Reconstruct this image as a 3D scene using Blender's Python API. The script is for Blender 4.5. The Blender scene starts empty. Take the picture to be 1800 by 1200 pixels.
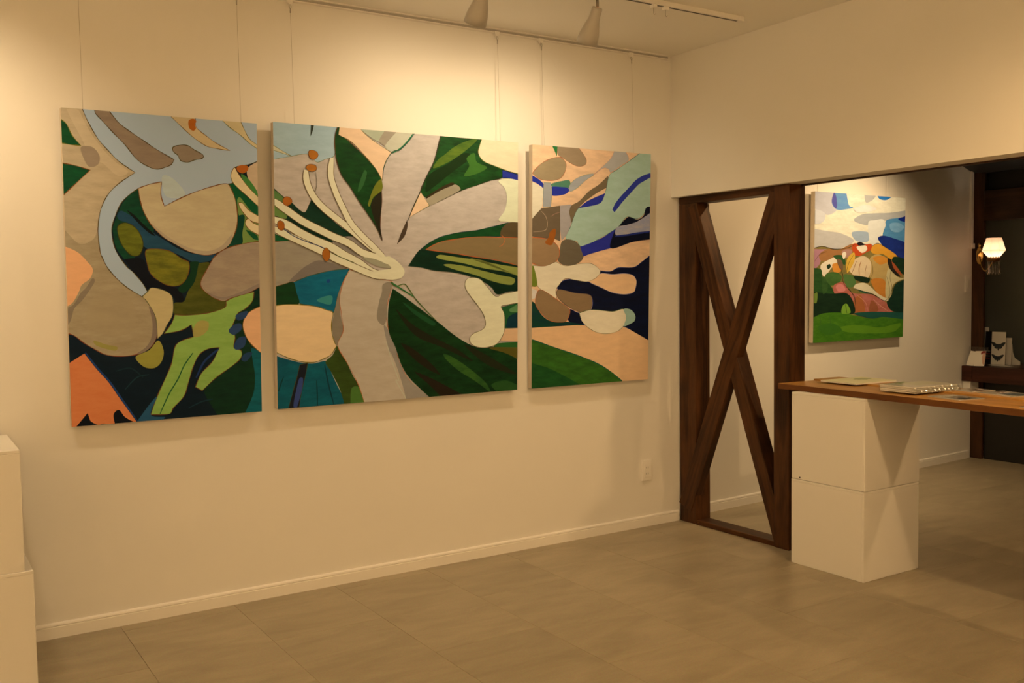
import bpy, bmesh, math, random
from mathutils import Vector, Matrix

random.seed(4)
S = bpy.context.scene
COL = S.collection

# ------------------------------------------------------------------ camera
cam_d = bpy.data.cameras.new('camera')
cam_d.sensor_width = 36.0
cam_d.lens = 36.0 * 1685.55 / 1800.0
cam_d.clip_start = 0.05
cam = bpy.data.objects.new('camera', cam_d)
COL.objects.link(cam)
YAW, PITCH, ROLL = 0.5712, -0.0537, -0.0143
_f = Vector((math.sin(YAW)*math.cos(PITCH), math.cos(YAW)*math.cos(PITCH), math.sin(PITCH)))
_r = _f.cross(Vector((0, 0, 1))).normalized()
_u = _r.cross(_f)
_r2 = _r*math.cos(ROLL) + _u*math.sin(ROLL)
_u2 = -_r*math.sin(ROLL) + _u*math.cos(ROLL)
_m = Matrix((_r2, _u2, -_f)).transposed().to_4x4()
_m.translation = Vector((-0.7146, -4.3114, 1.4101))
cam.matrix_world = _m
S.camera = cam

# ------------------------------------------------------------------ world + view
W = bpy.data.worlds.new('world')
S.world = W
W.use_nodes = True
W.node_tree.nodes['Background'].inputs[0].default_value = (0.9, 0.65, 0.4, 1)
W.node_tree.nodes['Background'].inputs[1].default_value = 0.0
vs = S.view_settings
vs.view_transform = 'Standard'
vs.look = 'None'
vs.gamma = 1.0
vs.use_curve_mapping = False
vs.exposure = 0.0

LAMP = (1.0, 0.630, 0.290)       # warm incandescent colour of the room lamps
HALO = (1.0, 0.740, 0.440)       # the whiter halogen spotlights aimed at pictures
# (x, y, power W, direction, cone deg, blend) of the spotlights on the two ceiling tracks and in the far room
POWER = dict(head_mid=18.5, head_right=27, head_left=34, room_table=66, room_viewer=0, side_fill=142, rear_fill=212, far_picture=74, far_room=56, far_near=25, sconce=2.2)  # side and rear entries drive unseen spots added as ambient fill

# ------------------------------------------------------------------ helpers
def tag(o, label=None, cat=None, group=None, kind=None):
    if label: o['label'] = label
    if cat: o['category'] = cat
    if group: o['group'] = group
    if kind: o['kind'] = kind
    return o

def empty(name, loc=(0, 0, 0), rot=(0, 0, 0)):
    o = bpy.data.objects.new(name, None)
    o.empty_display_size = 0.05
    o.location = loc
    o.rotation_euler = rot
    COL.objects.link(o)
    return o

def obj(name, bm, mat, parent=None, loc=(0, 0, 0), rot=(0, 0, 0), smooth=False):
    me = bpy.data.meshes.new(name)
    bm.normal_update()
    bm.to_mesh(me)
    bm.free()
    if smooth:
        for p in me.polygons: p.use_smooth = True
    if mat: me.materials.append(mat)
    o = bpy.data.objects.new(name, me)
    o.location = loc
    o.rotation_euler = rot
    COL.objects.link(o)
    if parent: o.parent = parent
    return o

def box(bm, x0, x1, y0, y1, z0, z1, bevel=0.0, seg=2):
    m = Matrix.Translation(((x0+x1)/2, (y0+y1)/2, (z0+z1)/2)) @ Matrix.Diagonal((x1-x0, y1-y0, z1-z0, 1))
    r = bmesh.ops.create_cube(bm, size=1.0, matrix=m)
    if bevel > 0:
        es = list({e for v in r['verts'] for e in v.link_edges})
        bmesh.ops.bevel(bm, geom=es, offset=bevel, segments=seg, profile=0.6, affect='EDGES')
    return bm

def bx(*a, **k):
    return box(bmesh.new(), *a, **k)

def prism(bm, pts, y0, y1, axis='y'):
    """extrude a 2D outline (list of (a,b)) along an axis"""
    def P(a, b, t):
        return (a, t, b) if axis == 'y' else ((t, a, b) if axis == 'x' else (a, b, t))
    lo = [bm.verts.new(P(a, b, y0)) for a, b in pts]
    hi = [bm.verts.new(P(a, b, y1)) for a, b in pts]
    n = len(pts)
    bm.faces.new(lo)
    bm.faces.new(hi[::-1])
    for i in range(n):
        bm.faces.new((lo[i], lo[(i+1) % n], hi[(i+1) % n], hi[i]))
    bmesh.ops.recalc_face_normals(bm, faces=bm.faces)
    return bm

def lathe(bm, prof, seg=32, close=False):
    rings = []
    for r, z in prof:
        rings.append([bm.verts.new((r*math.cos(2*math.pi*i/seg), r*math.sin(2*math.pi*i/seg), z)) for i in range(seg)])
    for a, b in zip(rings, rings[1:]):
        for i in range(seg):
            bm.faces.new((a[i], a[(i+1) % seg], b[(i+1) % seg], b[i]))
    if close:
        bm.faces.new(rings[0][::-1]); bm.faces.new(rings[-1])
    bmesh.ops.recalc_face_normals(bm, faces=bm.faces)
    return bm

def tube(bm, pts, r, seg=8):
    pts = [Vector(p) for p in pts]
    rings = []
    for i, p in enumerate(pts):
        t = (pts[min(i+1, len(pts)-1)] - pts[max(i-1, 0)]).normalized()
        a = t.cross(Vector((0.31, 0.2, 0.93)))
        if a.length < 1e-3: a = t.cross(Vector((1, 0, 0)))
        a.normalize(); b = t.cross(a)
        rr = r[i] if isinstance(r, (list, tuple)) else r
        rings.append([bm.verts.new(p + a*rr*math.cos(2*math.pi*k/seg) + b*rr*math.sin(2*math.pi*k/seg)) for k in range(seg)])
    for A, B in zip(rings, rings[1:]):
        for k in range(seg):
            bm.faces.new((A[k], A[(k+1) % seg], B[(k+1) % seg], B[k]))
    bm.faces.new(rings[0][::-1]); bm.faces.new(rings[-1])
    bmesh.ops.recalc_face_normals(bm, faces=bm.faces)
    return bm

# ------------------------------------------------------------------ materials
def new_mat(name):
    m = bpy.data.materials.new(name)
    m.use_nodes = True
    nt = m.node_tree
    return m, nt, nt.nodes['Principled BSDF']

def nd(nt, typ, **props):
    n = nt.nodes.new(typ)
    for k, v in props.items(): setattr(n, k, v)
    return n

def simple(name, col, rough=0.6, var=0.06, scale=12.0, bump=0.0, bscale=200.0, metallic=0.0, spec=0.5):
    """a colour with a little procedural mottling and optional fine relief"""
    m, nt, b = new_mat(name)
    tc = nd(nt, 'ShaderNodeTexCoord')
    nz = nd(nt, 'ShaderNodeTexNoise'); nz.inputs['Scale'].default_value = scale; nz.inputs['Detail'].default_value = 4
    nt.links.new(tc.outputs['Object'], nz.inputs['Vector'])
    mx = nd(nt, 'ShaderNodeMix', data_type='RGBA')
    mx.inputs[6].default_value = (*[c*(1-var) for c in col], 1)
    mx.inputs[7].default_value = (*[min(1, c*(1+var)) for c in col], 1)
    nt.links.new(nz.outputs['Fac'], mx.inputs[0])
    nt.links.new(mx.outputs[2], b.inputs['Base Color'])
    b.inputs['Roughness'].default_value = rough
    b.inputs['Metallic'].default_value = metallic
    b.inputs['Specular IOR Level'].default_value = spec
    if bump > 0:
        n2 = nd(nt, 'ShaderNodeTexNoise'); n2.inputs['Scale'].default_value = bscale; n2.inputs['Detail'].default_value = 3
        nt.links.new(tc.outputs['Object'], n2.inputs['Vector'])
        bp = nd(nt, 'ShaderNodeBump'); bp.inputs['Strength'].default_value = bump; bp.inputs['Distance'].default_value = 0.002
        nt.links.new(n2.outputs['Fac'], bp.inputs['Height'])
        nt.links.new(bp.outputs['Normal'], b.inputs['Normal'])
    return m

def wood(name, dark, light, rough=0.45, axis='Z', scale=1.0, ring=9.0):
    """grain runs along the given local axis"""
    m, nt, b = new_mat(name)
    tc = nd(nt, 'ShaderNodeTexCoord')
    oi = nd(nt, 'ShaderNodeObjectInfo')
    off = nd(nt, 'ShaderNodeVectorMath', operation='SCALE'); off.inputs['Scale'].default_value = 13.0
    cmb = nd(nt, 'ShaderNodeCombineXYZ')
    for i in range(3): nt.links.new(oi.outputs['Random'], cmb.inputs[i])
    nt.links.new(cmb.outputs[0], off.inputs[0])
    add = nd(nt, 'ShaderNodeVectorMath', operation='ADD')
    nt.links.new(tc.outputs['Object'], add.inputs[0]); nt.links.new(off.outputs[0], add.inputs[1])
    mp = nd(nt, 'ShaderNodeMapping')
    sc = {'X': (0.10, 1, 1), 'Y': (1, 0.10, 1), 'Z': (1, 1, 0.10)}[axis]
    mp.inputs['Scale'].default_value = [s*scale for s in sc]
    nt.links.new(add.outputs[0], mp.inputs['Vector'])
    n1 = nd(nt, 'ShaderNodeTexNoise'); n1.inputs['Scale'].default_value = ring; n1.inputs['Detail'].default_value = 3; n1.inputs['Distortion'].default_value = 0.6
    nt.links.new(mp.outputs[0], n1.inputs['Vector'])
    mul = nd(nt, 'ShaderNodeMath', operation='MULTIPLY'); mul.inputs[1].default_value = 26.0
    nt.links.new(n1.outputs['Fac'], mul.inputs[0])
    sn = nd(nt, 'ShaderNodeMath', operation='SINE'); nt.links.new(mul.outputs[0], sn.inputs[0])
    n2 = nd(nt, 'ShaderNodeTexNoise'); n2.inputs['Scale'].default_value = 120; n2.inputs['Detail'].default_value = 3
    nt.links.new(mp.outputs[0], n2.inputs['Vector'])
    n3 = nd(nt, 'ShaderNodeTexNoise'); n3.inputs['Scale'].default_value = 4; n3.inputs['Detail'].default_value = 3
    nt.links.new(add.outputs[0], n3.inputs['Vector'])
    a1 = nd(nt, 'ShaderNodeMath', operation='MULTIPLY_ADD'); a1.inputs[1].default_value = 0.22; a1.inputs[2].default_value = -0.42
    nt.links.new(sn.outputs[0], a1.inputs[0])
    a2 = nd(nt, 'ShaderNodeMath', operation='MULTIPLY_ADD'); a2.inputs[1].default_value = 0.75
    nt.links.new(n2.outputs['Fac'], a2.inputs[0]); nt.links.new(a1.outputs[0], a2.inputs[2])
    a3 = nd(nt, 'ShaderNodeMath', operation='MULTIPLY_ADD', use_clamp=True); a3.inputs[1].default_value = 0.9
    nt.links.new(n3.outputs['Fac'], a3.inputs[0]); nt.links.new(a2.outputs[0], a3.inputs[2])
    mx = nd(nt, 'ShaderNodeMix', data_type='RGBA')
    mx.inputs[6].default_value = (*dark, 1); mx.inputs[7].default_value = (*light, 1)
    nt.links.new(a3.outputs[0], mx.inputs[0])
    nt.links.new(mx.outputs[2], b.inputs['Base Color'])
    b.inputs['Roughness'].default_value = rough
    b.inputs['Specular IOR Level'].default_value = 0.25
    bp = nd(nt, 'ShaderNodeBump'); bp.inputs['Strength'].default_value = 0.15; bp.inputs['Distance'].default_value = 0.001
    nt.links.new(n2.outputs['Fac'], bp.inputs['Height']); nt.links.new(bp.outputs['Normal'], b.inputs['Normal'])
    return m

M = {}
M['wall'] = simple('wall_paint', (0.80, 0.785, 0.745), 0.75, 0.012, 3, bump=0.12, bscale=260)
M['ceiling'] = simple('ceiling_paint', (0.87, 0.855, 0.81), 0.8, 0.012, 3, bump=0.1, bscale=220)
M['trim'] = simple('white_trim', (0.84, 0.82, 0.78), 0.4, 0.01)
M['box'] = simple('white_plinth_paint', (0.82, 0.805, 0.77), 0.5, 0.02, 6)
M['timber'] = wood('dark_stained_timber', (0.020, 0.0075, 0.0025), (0.110, 0.042, 0.0125), 0.5, 'Z')
M['timber_y'] = wood('dark_stained_timber_across', (0.020, 0.0075, 0.0025), (0.110, 0.042, 0.0125), 0.5, 'Y')
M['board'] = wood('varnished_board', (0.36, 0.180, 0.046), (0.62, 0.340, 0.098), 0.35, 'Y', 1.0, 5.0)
M['board_edge'] = wood('dark_board_edge', (0.105, 0.037, 0.009), (0.190, 0.074, 0.019), 0.4, 'Y', 1.0, 5.0)  # front edge strip, darker and redder than the board faces
M['dark_wood'] = wood('dark_brown_wood', (0.015, 0.007, 0.004), (0.055, 0.024, 0.011), 0.45, 'Y')
M['dark_wood_z'] = wood('dark_brown_wood_upright', (0.022, 0.010, 0.005), (0.085, 0.034, 0.014), 0.45, 'Z')
M['shelf'] = wood('mahogany_shelf', (0.028, 0.009, 0.006), (0.075, 0.024, 0.015), 0.35, 'Y')
M['slate'] = simple('dark_slate_panel', (0.125, 0.145, 0.135), 0.6, 0.1, 3)
M['black'] = simple('black_panel', (0.010, 0.009, 0.009), 0.5, 0.2, 3)
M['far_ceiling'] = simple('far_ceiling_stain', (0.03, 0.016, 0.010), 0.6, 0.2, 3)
M['canvas_edge'] = simple('raw_canvas_edge', (0.62, 0.55, 0.45), 0.8, 0.12, 30)
M['lamp_white'] = simple('lamp_enamel', (0.50, 0.48, 0.45), 0.4, 0.01)
M['steel'] = simple('hook_steel', (0.45, 0.43, 0.40), 0.3, 0.05, metallic=0.9)
M['wire'] = simple('hanging_wire', (0.50, 0.47, 0.42), 0.4, 0.02, metallic=0.3)
M['slot'] = simple('black_track_slot', (0.012, 0.012, 0.014), 0.5, 0.05)
M['rail_slot'] = simple('shaded_rail_channel', (0.42, 0.40, 0.37), 0.6, 0.05)
M['stem'] = simple('grey_stem', (0.22, 0.20, 0.17), 0.4, 0.05, metallic=0.5)
M['paper'] = simple('white_paper', (0.80, 0.78, 0.72), 0.6, 0.02)
M['paper_green'] = simple('pale_printed_cover', (0.74, 0.75, 0.50), 0.45, 0.05, 14)
M['print_green'] = simple('soft_green_print', (0.40, 0.46, 0.22), 0.45, 0.25, 18)
M['paper_grey'] = simple('grey_white_paper', (0.72, 0.70, 0.66), 0.5, 0.03)
M['ink_dark'] = simple('dark_ink', (0.035, 0.045, 0.055), 0.5, 0.35, 40)
M['ink_brown'] = simple('brown_print', (0.20, 0.10, 0.06), 0.4, 0.4, 40)
M['ink_grey'] = simple('grey_print', (0.28, 0.27, 0.24), 0.4, 0.4, 40)
M['ink_blue'] = simple('blue_grey_print', (0.16, 0.22, 0.27), 0.4, 0.4, 40)
M['ink_red'] = simple('red_ink', (0.25, 0.03, 0.03), 0.5, 0.3, 40)
M['ink_skin'] = simple('pale_pink_print', (0.62, 0.38, 0.28), 0.5, 0.1, 40)
M['booklet'] = simple('black_booklet_cover', (0.012, 0.011, 0.013), 0.35, 0.1)
M['brass'] = simple('aged_brass', (0.62, 0.40, 0.13), 0.25, 0.15, 40, metallic=1.0)
M['brass_dark'] = simple('dark_brass', (0.20, 0.10, 0.035), 0.4, 0.2, 60, metallic=0.8)

def glass_mat(name, col, rough, trans=1.0):
    m, nt, b = new_mat(name)
    b.inputs['Base Color'].default_value = (*col, 1)
    b.inputs['Roughness'].default_value = rough
    b.inputs['Transmission Weight'].default_value = trans
    b.inputs['IOR'].default_value = 1.48
    return m
M['crystal'] = glass_mat('crystal_prism', (0.95, 0.93, 0.9), 0.03)
M['acrylic'] = glass_mat('clear_acrylic', (0.96, 0.95, 0.93), 0.02)

def sleeve_mat():
    """thin crinkled cellophane: mostly clear with sharp reflections"""
    m, nt, b = new_mat('cellophane_sleeve')
    out = nt.nodes['Material Output']
    tr = nd(nt, 'ShaderNodeBsdfTransparent'); tr.inputs[0].default_value = (0.97, 0.97, 0.95, 1)
    gl = nd(nt, 'ShaderNodeBsdfGlossy'); gl.inputs['Roughness'].default_value = 0.12
    tc = nd(nt, 'ShaderNodeTexCoord')
    nz = nd(nt, 'ShaderNodeTexNoise'); nz.inputs['Scale'].default_value = 60
    nt.links.new(tc.outputs['Object'], nz.inputs['Vector'])
    bp = nd(nt, 'ShaderNodeBump'); bp.inputs['Strength'].default_value = 0.15; bp.inputs['Distance'].default_value = 0.003
    nt.links.new(nz.outputs['Fac'], bp.inputs['Height']); nt.links.new(bp.outputs['Normal'], gl.inputs['Normal'])
    fr = nd(nt, 'ShaderNodeLayerWeight'); fr.inputs['Blend'].default_value = 0.5
    pw = nd(nt, 'ShaderNodeMath', operation='POWER'); pw.inputs[1].default_value = 4.0
    nt.links.new(fr.outputs['Facing'], pw.inputs[0])
    mu = nd(nt, 'ShaderNodeMath', operation='MULTIPLY_ADD', use_clamp=True); mu.inputs[1].default_value = 0.5; mu.inputs[2].default_value = 0.22
    nt.links.new(pw.outputs[0], mu.inputs[0])
    mx = nd(nt, 'ShaderNodeMixShader')
    nt.links.new(mu.outputs[0], mx.inputs[0]); nt.links.new(tr.outputs[0], mx.inputs[1]); nt.links.new(gl.outputs[0], mx.inputs[2])
    nt.links.new(mx.outputs[0], out.inputs['Surface'])
    return m
M['sleeve'] = sleeve_mat()

def emit_mat(name, col, strength):
    m, nt, b = new_mat(name)
    b.inputs['Base Color'].default_value = (*col, 1)
    b.inputs['Emission Color'].default_value = (*col, 1)
    b.inputs['Emission Strength'].default_value = strength
    return m
M['bulb'] = emit_mat('glowing_reflector_bulb', LAMP, 3.0)

def shade_glass():
    """frosted glass shade lit from inside: translucent, so the bulb inside makes it glow"""
    m, nt, b = new_mat('frosted_glass_shade')
    out = nt.nodes['Material Output']
    tl = nd(nt, 'ShaderNodeBsdfTranslucent'); tl.inputs[0].default_value = (0.62, 0.52, 0.46, 1)
    df = nd(nt, 'ShaderNodeBsdfDiffuse'); df.inputs[0].default_value = (0.8, 0.78, 0.75, 1)
    tc = nd(nt, 'ShaderNodeTexCoord')
    nz = nd(nt, 'ShaderNodeTexNoise'); nz.inputs['Scale'].default_value = 50
    nt.links.new(tc.outputs['Object'], nz.inputs['Vector'])
    bp = nd(nt, 'ShaderNodeBump'); bp.inputs['Strength'].default_value = 0.3
    nt.links.new(nz.outputs['Fac'], bp.inputs['Height']); nt.links.new(bp.outputs['Normal'], df.inputs['Normal'])
    mx = nd(nt, 'ShaderNodeMixShader'); mx.inputs[0].default_value = 0.35
    nt.links.new(tl.outputs[0], mx.inputs[1]); nt.links.new(df.outputs[0], mx.inputs[2])
    nt.links.new(mx.outputs[0], out.inputs['Surface'])
    return m
M['shade_glass'] = shade_glass()

def floor_mat():
    m, nt, b = new_mat('stone_look_vinyl_tile')
    tc = nd(nt, 'ShaderNodeTexCoord'); oi = nd(nt, 'ShaderNodeObjectInfo')
    geo = nd(nt, 'ShaderNodeNewGeometry')
    cmb = nd(nt, 'ShaderNodeCombineXYZ')
    mul = nd(nt, 'ShaderNodeMath', operation='MULTIPLY'); mul.inputs[1].default_value = 2.0
    nt.links.new(oi.outputs['Random'], mul.inputs[0]); nt.links.new(mul.outputs[0], cmb.inputs[2])
    add = nd(nt, 'ShaderNodeVectorMath', operation='ADD')
    nt.links.new(geo.outputs['Position'], add.inputs[0]); nt.links.new(cmb.outputs[0], add.inputs[1])
    mp = nd(nt, 'ShaderNodeMapping'); mp.inputs['Scale'].default_value = (1.0, 3.2, 1.0); mp.inputs['Rotation'].default_value = (0, 0, 0.35)
    nt.links.new(add.outputs[0], mp.inputs['Vector'])
    n1 = nd(nt, 'ShaderNodeTexNoise'); n1.inputs['Scale'].default_value = 2.6; n1.inputs['Detail'].default_value = 7; n1.inputs['Roughness'].default_value = 0.62; n1.inputs['Distortion'].default_value = 0.5
    nt.links.new(mp.outputs[0], n1.inputs['Vector'])
    n2 = nd(nt, 'ShaderNodeTexNoise'); n2.inputs['Scale'].default_value = 170; n2.inputs['Detail'].default_value = 2
    nt.links.new(add.outputs[0], n2.inputs['Vector'])
    cr = nd(nt, 'ShaderNodeValToRGB')
    cr.color_ramp.elements[0].position = 0.30; cr.color_ramp.elements[0].color = (0.258, 0.221, 0.152, 1)
    cr.color_ramp.elements[1].position = 0.72; cr.color_ramp.elements[1].color = (0.352, 0.306, 0.215, 1)
    nt.links.new(n1.outputs['Fac'], cr.inputs[0])
    mx = nd(nt, 'ShaderNodeMix', data_type='RGBA', blend_type='MULTIPLY'); mx.inputs[0].default_value = 0.35
    nt.links.new(cr.outputs[0], mx.inputs[6]); nt.links.new(n2.outputs['Color'], mx.inputs[7])
    hs = nd(nt, 'ShaderNodeHueSaturation')
    mr = nd(nt, 'ShaderNodeMapRange'); mr.inputs['To Min'].default_value = 1.30; mr.inputs['To Max'].default_value = 1.42
    nt.links.new(oi.outputs['Random'], mr.inputs[0]); nt.links.new(mr.outputs[0], hs.inputs['Value'])
    hs.inputs['Saturation'].default_value = 1.0
    nt.links.new(mx.outputs[2], hs.inputs['Color'])
    nt.links.new(hs.outputs[0], b.inputs['Base Color'])
    b.inputs['Roughness'].default_value = 0.42
    bp = nd(nt, 'ShaderNodeBump'); bp.inputs['Strength'].default_value = 0.12; bp.inputs['Distance'].default_value = 0.002
    nt.links.new(n1.outputs['Fac'], bp.inputs['Height']); nt.links.new(bp.outputs['Normal'], b.inputs['Normal'])
    return m
M['tile'] = floor_mat()
M['grout'] = simple('tile_joint', (0.15, 0.125, 0.09), 0.8, 0.05)

def paint_mat():
    """acrylic paint on canvas: two pigments per brushed area, stored with the painted shape, blended by brush noise"""
    m, nt, b = new_mat('acrylic_paint_on_canvas')
    a1 = nd(nt, 'ShaderNodeAttribute', attribute_name='pigment_one')
    a2 = nd(nt, 'ShaderNodeAttribute', attribute_name='pigment_two')
    tc = nd(nt, 'ShaderNodeTexCoord')
    mp = nd(nt, 'ShaderNodeMapping'); mp.inputs['Rotation'].default_value = (0, 0.75, 0); mp.inputs['Scale'].default_value = (1, 1, 3.4)
    nt.links.new(tc.outputs['Object'], mp.inputs['Vector'])
    n1 = nd(nt, 'ShaderNodeTexNoise'); n1.inputs['Scale'].default_value = 9; n1.inputs['Detail'].default_value = 6; n1.inputs['Roughness'].default_value = 0.65
    nt.links.new(mp.outputs[0], n1.inputs['Vector'])
    cr = nd(nt, 'ShaderNodeValToRGB'); cr.color_ramp.elements[0].position = 0.36; cr.color_ramp.elements[1].position = 0.64
    nt.links.new(n1.outputs['Fac'], cr.inputs[0])
    mx = nd(nt, 'ShaderNodeMix', data_type='RGBA')
    nt.links.new(cr.outputs[0], mx.inputs[0]); nt.links.new(a1.outputs['Color'], mx.inputs[6]); nt.links.new(a2.outputs['Color'], mx.inputs[7])
    nt.links.new(mx.outputs[2], b.inputs['Base Color'])
    b.inputs['Roughness'].default_value = 0.55
    b.inputs['Specular IOR Level'].default_value = 0.10
    n2 = nd(nt, 'ShaderNodeTexNoise'); n2.inputs['Scale'].default_value = 90; n2.inputs['Detail'].default_value = 3
    nt.links.new(mp.outputs[0], n2.inputs['Vector'])
    bp = nd(nt, 'ShaderNodeBump'); bp.inputs['Strength'].default_value = 0.15; bp.inputs['Distance'].default_value = 0.001
    nt.links.new(n2.outputs['Fac'], bp.inputs['Height']); nt.links.new(bp.outputs['Normal'], b.inputs['Normal'])
    return m
M['paint'] = paint_mat()

# ------------------------------------------------------------------ the room shell
XL, XC, XB = -2.60, 3.198, 3.330        # front room left wall, front and back faces of the header wall
YN = -6.0                               # wall behind the camera
ZC, ZH = 2.770, 1.944                   # ceiling, underside of header
XE = 6.58                               # end wall of the far room (timber front)
ANG = math.atan2(0.155, 3.27)           # the far room's picture wall runs slightly askew
def wall_y(x):                          # far room picture wall
    return 0.03 + (x-3.30)*math.tan(ANG)

fl = tag(obj('floor', bx(XL-0.1, 7.5, YN-0.1, 0.5, -0.10, -0.0035), M['grout']), kind='structure')
TW, TL = 0.485, 0.955
shared = {}
for c in range(-6, 16):
    x0, x1 = 0.04 + c*TW, 0.04 + (c+1)*TW
    if x1 < XL or x0 > 7.3: continue
    ph = -1.517 if c % 2 else -1.995
    for k in range(-6, 4):
        y0, y1 = ph + k*TL, ph + (k+1)*TL
        a0, a1, b0, b1 = max(x0, XL), min(x1, 7.3), max(y0, YN), min(y1, 0.30 if x0 > 3.2 else 0.02)
        if a1-a0 < 0.02 or b1-b0 < 0.02: continue
        w, l = a1-a0, b1-b0
        key = (round(w, 3), round(l, 3))
        if key not in shared:
            o = obj('floor_tile', bx(-w/2+0.0005, w/2-0.0005, -l/2+0.0005, l/2-0.0005, -0.004, 0.0, bevel=0.0006, seg=1), M['tile'], fl)
            shared[key] = o.data
        else:
            o = bpy.data.objects.new('floor_tile', shared[key]); COL.objects.link(o); o.parent = fl
        o.location = ((a0+a1)/2, (b0+b1)/2, 0)

tag(obj('ceiling', bx(XL-0.1, XB, YN-0.1, 0.15, ZC, ZC+0.12), M['ceiling']), kind='structure')
tag(obj('wall_back', bx(XL-0.1, XC+0.10, 0.0, 0.15, 0, ZC), M['wall']), kind='structure')
tag(obj('wall_left', bx(XL-0.15, XL, YN-0.1, 0.15, 0, ZC), M['wall']), kind='structure')
tag(obj('wall_front', bx(XL-0.1, 7.5, YN-0.15, YN, 0, ZC), M['wall']), kind='structure')
tag(obj('wall_header', bx(XC, XB, YN, 0.0, ZH, ZC), M['wall']), kind='structure')
tag(obj('wall_right', bx(XC, XB, YN, -4.3, 0, ZH), M['wall']), kind='structure')

# far room: slightly askew picture wall, dark ceiling, side wall
bm = bmesh.new()
L = (XE-3.298)/math.cos(ANG)
box(bm, 0, L, 0.0, 0.12, 0, 2.62)
tag(obj('wall_far', bm, M['wall'], loc=(3.298, wall_y(3.298), 0), rot=(0, 0, ANG)), kind='structure')
tag(obj('ceiling_far', bx(XB, 7.5, YN, 0.5, 2.60, 2.72), M['far_ceiling']), kind='structure')
tag(obj('trim_1', bx(XB, XB+0.022, -4.3, 0.02, 1.936, 2.20), M['dark_wood']), kind='structure')

# baseboards (main wall, header return, far wall)
def baseboard_bm(length):
    b = bmesh.new()
    prism(b, [(0.0, 0), (-0.012, 0), (-0.012, 0.046), (-0.0095, 0.048), (-0.0095, 0.051), (-0.012, 0.053), (-0.010, 0.060), (-0.004, 0.064), (0, 0.064)], 0, length, 'x')
    return b
tag(obj('baseboard_back', baseboard_bm(XC+0.04-XL), M['trim'], loc=(XL, 0, 0)), kind='structure')
tag(obj('baseboard_far', baseboard_bm(L-0.1), M['trim'], loc=(3.36, wall_y(3.36), 0), rot=(0, 0, ANG)), kind='structure')

# end of the far room: dark timber surround with a recessed slate panel above a shelf
we = tag(empty('wall_end', (XE, 0, 0)), kind='structure')
def end_part(name, x0, x1, y0, y1, z0, z1, mat, bevel=0.004):
    return obj(name, bx(x0-XE, x1-XE, y0, y1, z0, z1, bevel=bevel, seg=1), M[mat], we)
end_part('post', XE, XE+0.03, 0.088, 0.30, 0, 2.60, 'dark_wood_z')
end_part('beam', XE-0.005, XE+0.12, YN, 0.088, 1.905, 2.142, 'dark_wood')
end_part('upper_panel', XE+0.06, XE+0.14, YN, 0.088, 2.142, 2.60, 'black')
end_part('slate_panel', 6.96, 7.02, YN, 0.5, 0.6, 2.6, 'slate')
end_part('lower_panel', XE+0.03, XE+0.10, YN, 0.088, 0, 0.63, 'black')
end_part('reveal', XE+0.03, 6.96, 0.30, 0.36, 0, 2.6, 'slate')
bm = bmesh.new()
prism(bm, [(6.425-XE, 2.335), (6.585-XE, 2.285), (6.70-XE, 2.285), (6.70-XE, 2.60), (6.30-XE, 2.60), (6.30-XE, 2.40)], YN, 0.178, 'y')
obj('soffit', bm, M['black'], we)

# picture rail along the top of the main wall
r = tag(obj('trim_2', prism(bmesh.new(), [(0, ZC), (-0.020, ZC), (-0.020, ZC-0.006), (-0.012, ZC-0.008), (-0.012, ZC-0.018), (-0.020, ZC-0.020), (-0.020, ZC-0.025), (0, ZC-0.025)], XL, 3.165, 'x'), M['trim']), kind='structure')
obj('slot', bx(XL, 3.164, -0.0145, -0.0122, ZC-0.0175, ZC-0.0085), M['rail_slot'], r)

# ------------------------------------------------------------------ timber cross frame in the opening
XS = 3.245
tf = tag(empty('timber_cross_frame', (XS+0.06, -0.43, 0)), 'dark stained timber frame with crossed diagonal braces standing under the white header', 'timber frame')
def tpart(name, x0, x1, y0, y1, z0, z1, mat='timber', bevel=0.004):
    cx, cy, cz = (x0+x1)/2, (y0+y1)/2, (z0+z1)/2
    return obj(name, bx(x0-cx, x1-cx, y0-cy, y1-cy, z0-cz, z1-cz, bevel=bevel, seg=2), M[mat], tf,
               loc=(cx-tf.location.x, cy-tf.location.y, cz))
tpart('post', XS, XS+0.115, -0.150, -0.014, 0.0, 1.902)
tpart('post', XS-0.005, XS+0.118, -0.858, -0.752, 0.0, ZH)
tpart('top_rail', XS, XS+0.105, -0.752, -0.014, 1.902, ZH, 'timber_y')
tpart('sill', XS, XS+0.105, -0.752, -0.150, 0.0, 0.028, 'timber_y')
def brace(p0, p1, x0, x1, w):
    (ya, za), (yb, zb) = p0, p1
    ln = math.hypot(yb-ya, zb-za)
    bm = bmesh.new()
    # ends cut parallel to the posts
    ang = math.atan2(-(yb-ya), zb-za)
    box(bm, -(x1-x0)/2, (x1-x0)/2, -w/2, w/2, -ln/2, ln/2, bevel=0.004, seg=2)
    return obj('brace', bm, M['timber'], tf, loc=((x0+x1)/2-tf.location.x, (ya+yb)/2-tf.location.y, (za+zb)/2), rot=(ang, 0, 0))
brace((-0.775, 1.90), (-0.058, 0.090), XS-0.0040, XS+0.050, 0.110)
brace((-0.121, 1.89), (-0.794, 0.030), XS-0.0018, XS+0.088, 0.086)

# ------------------------------------------------------------------ paintings
def srgb_pts(t):
    out = []
    for k in t.split():
        sh = k.endswith('!')
        x, y = k.rstrip('!').split(',')
        out.append((float(x), float(y), sh))
    return out

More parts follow.
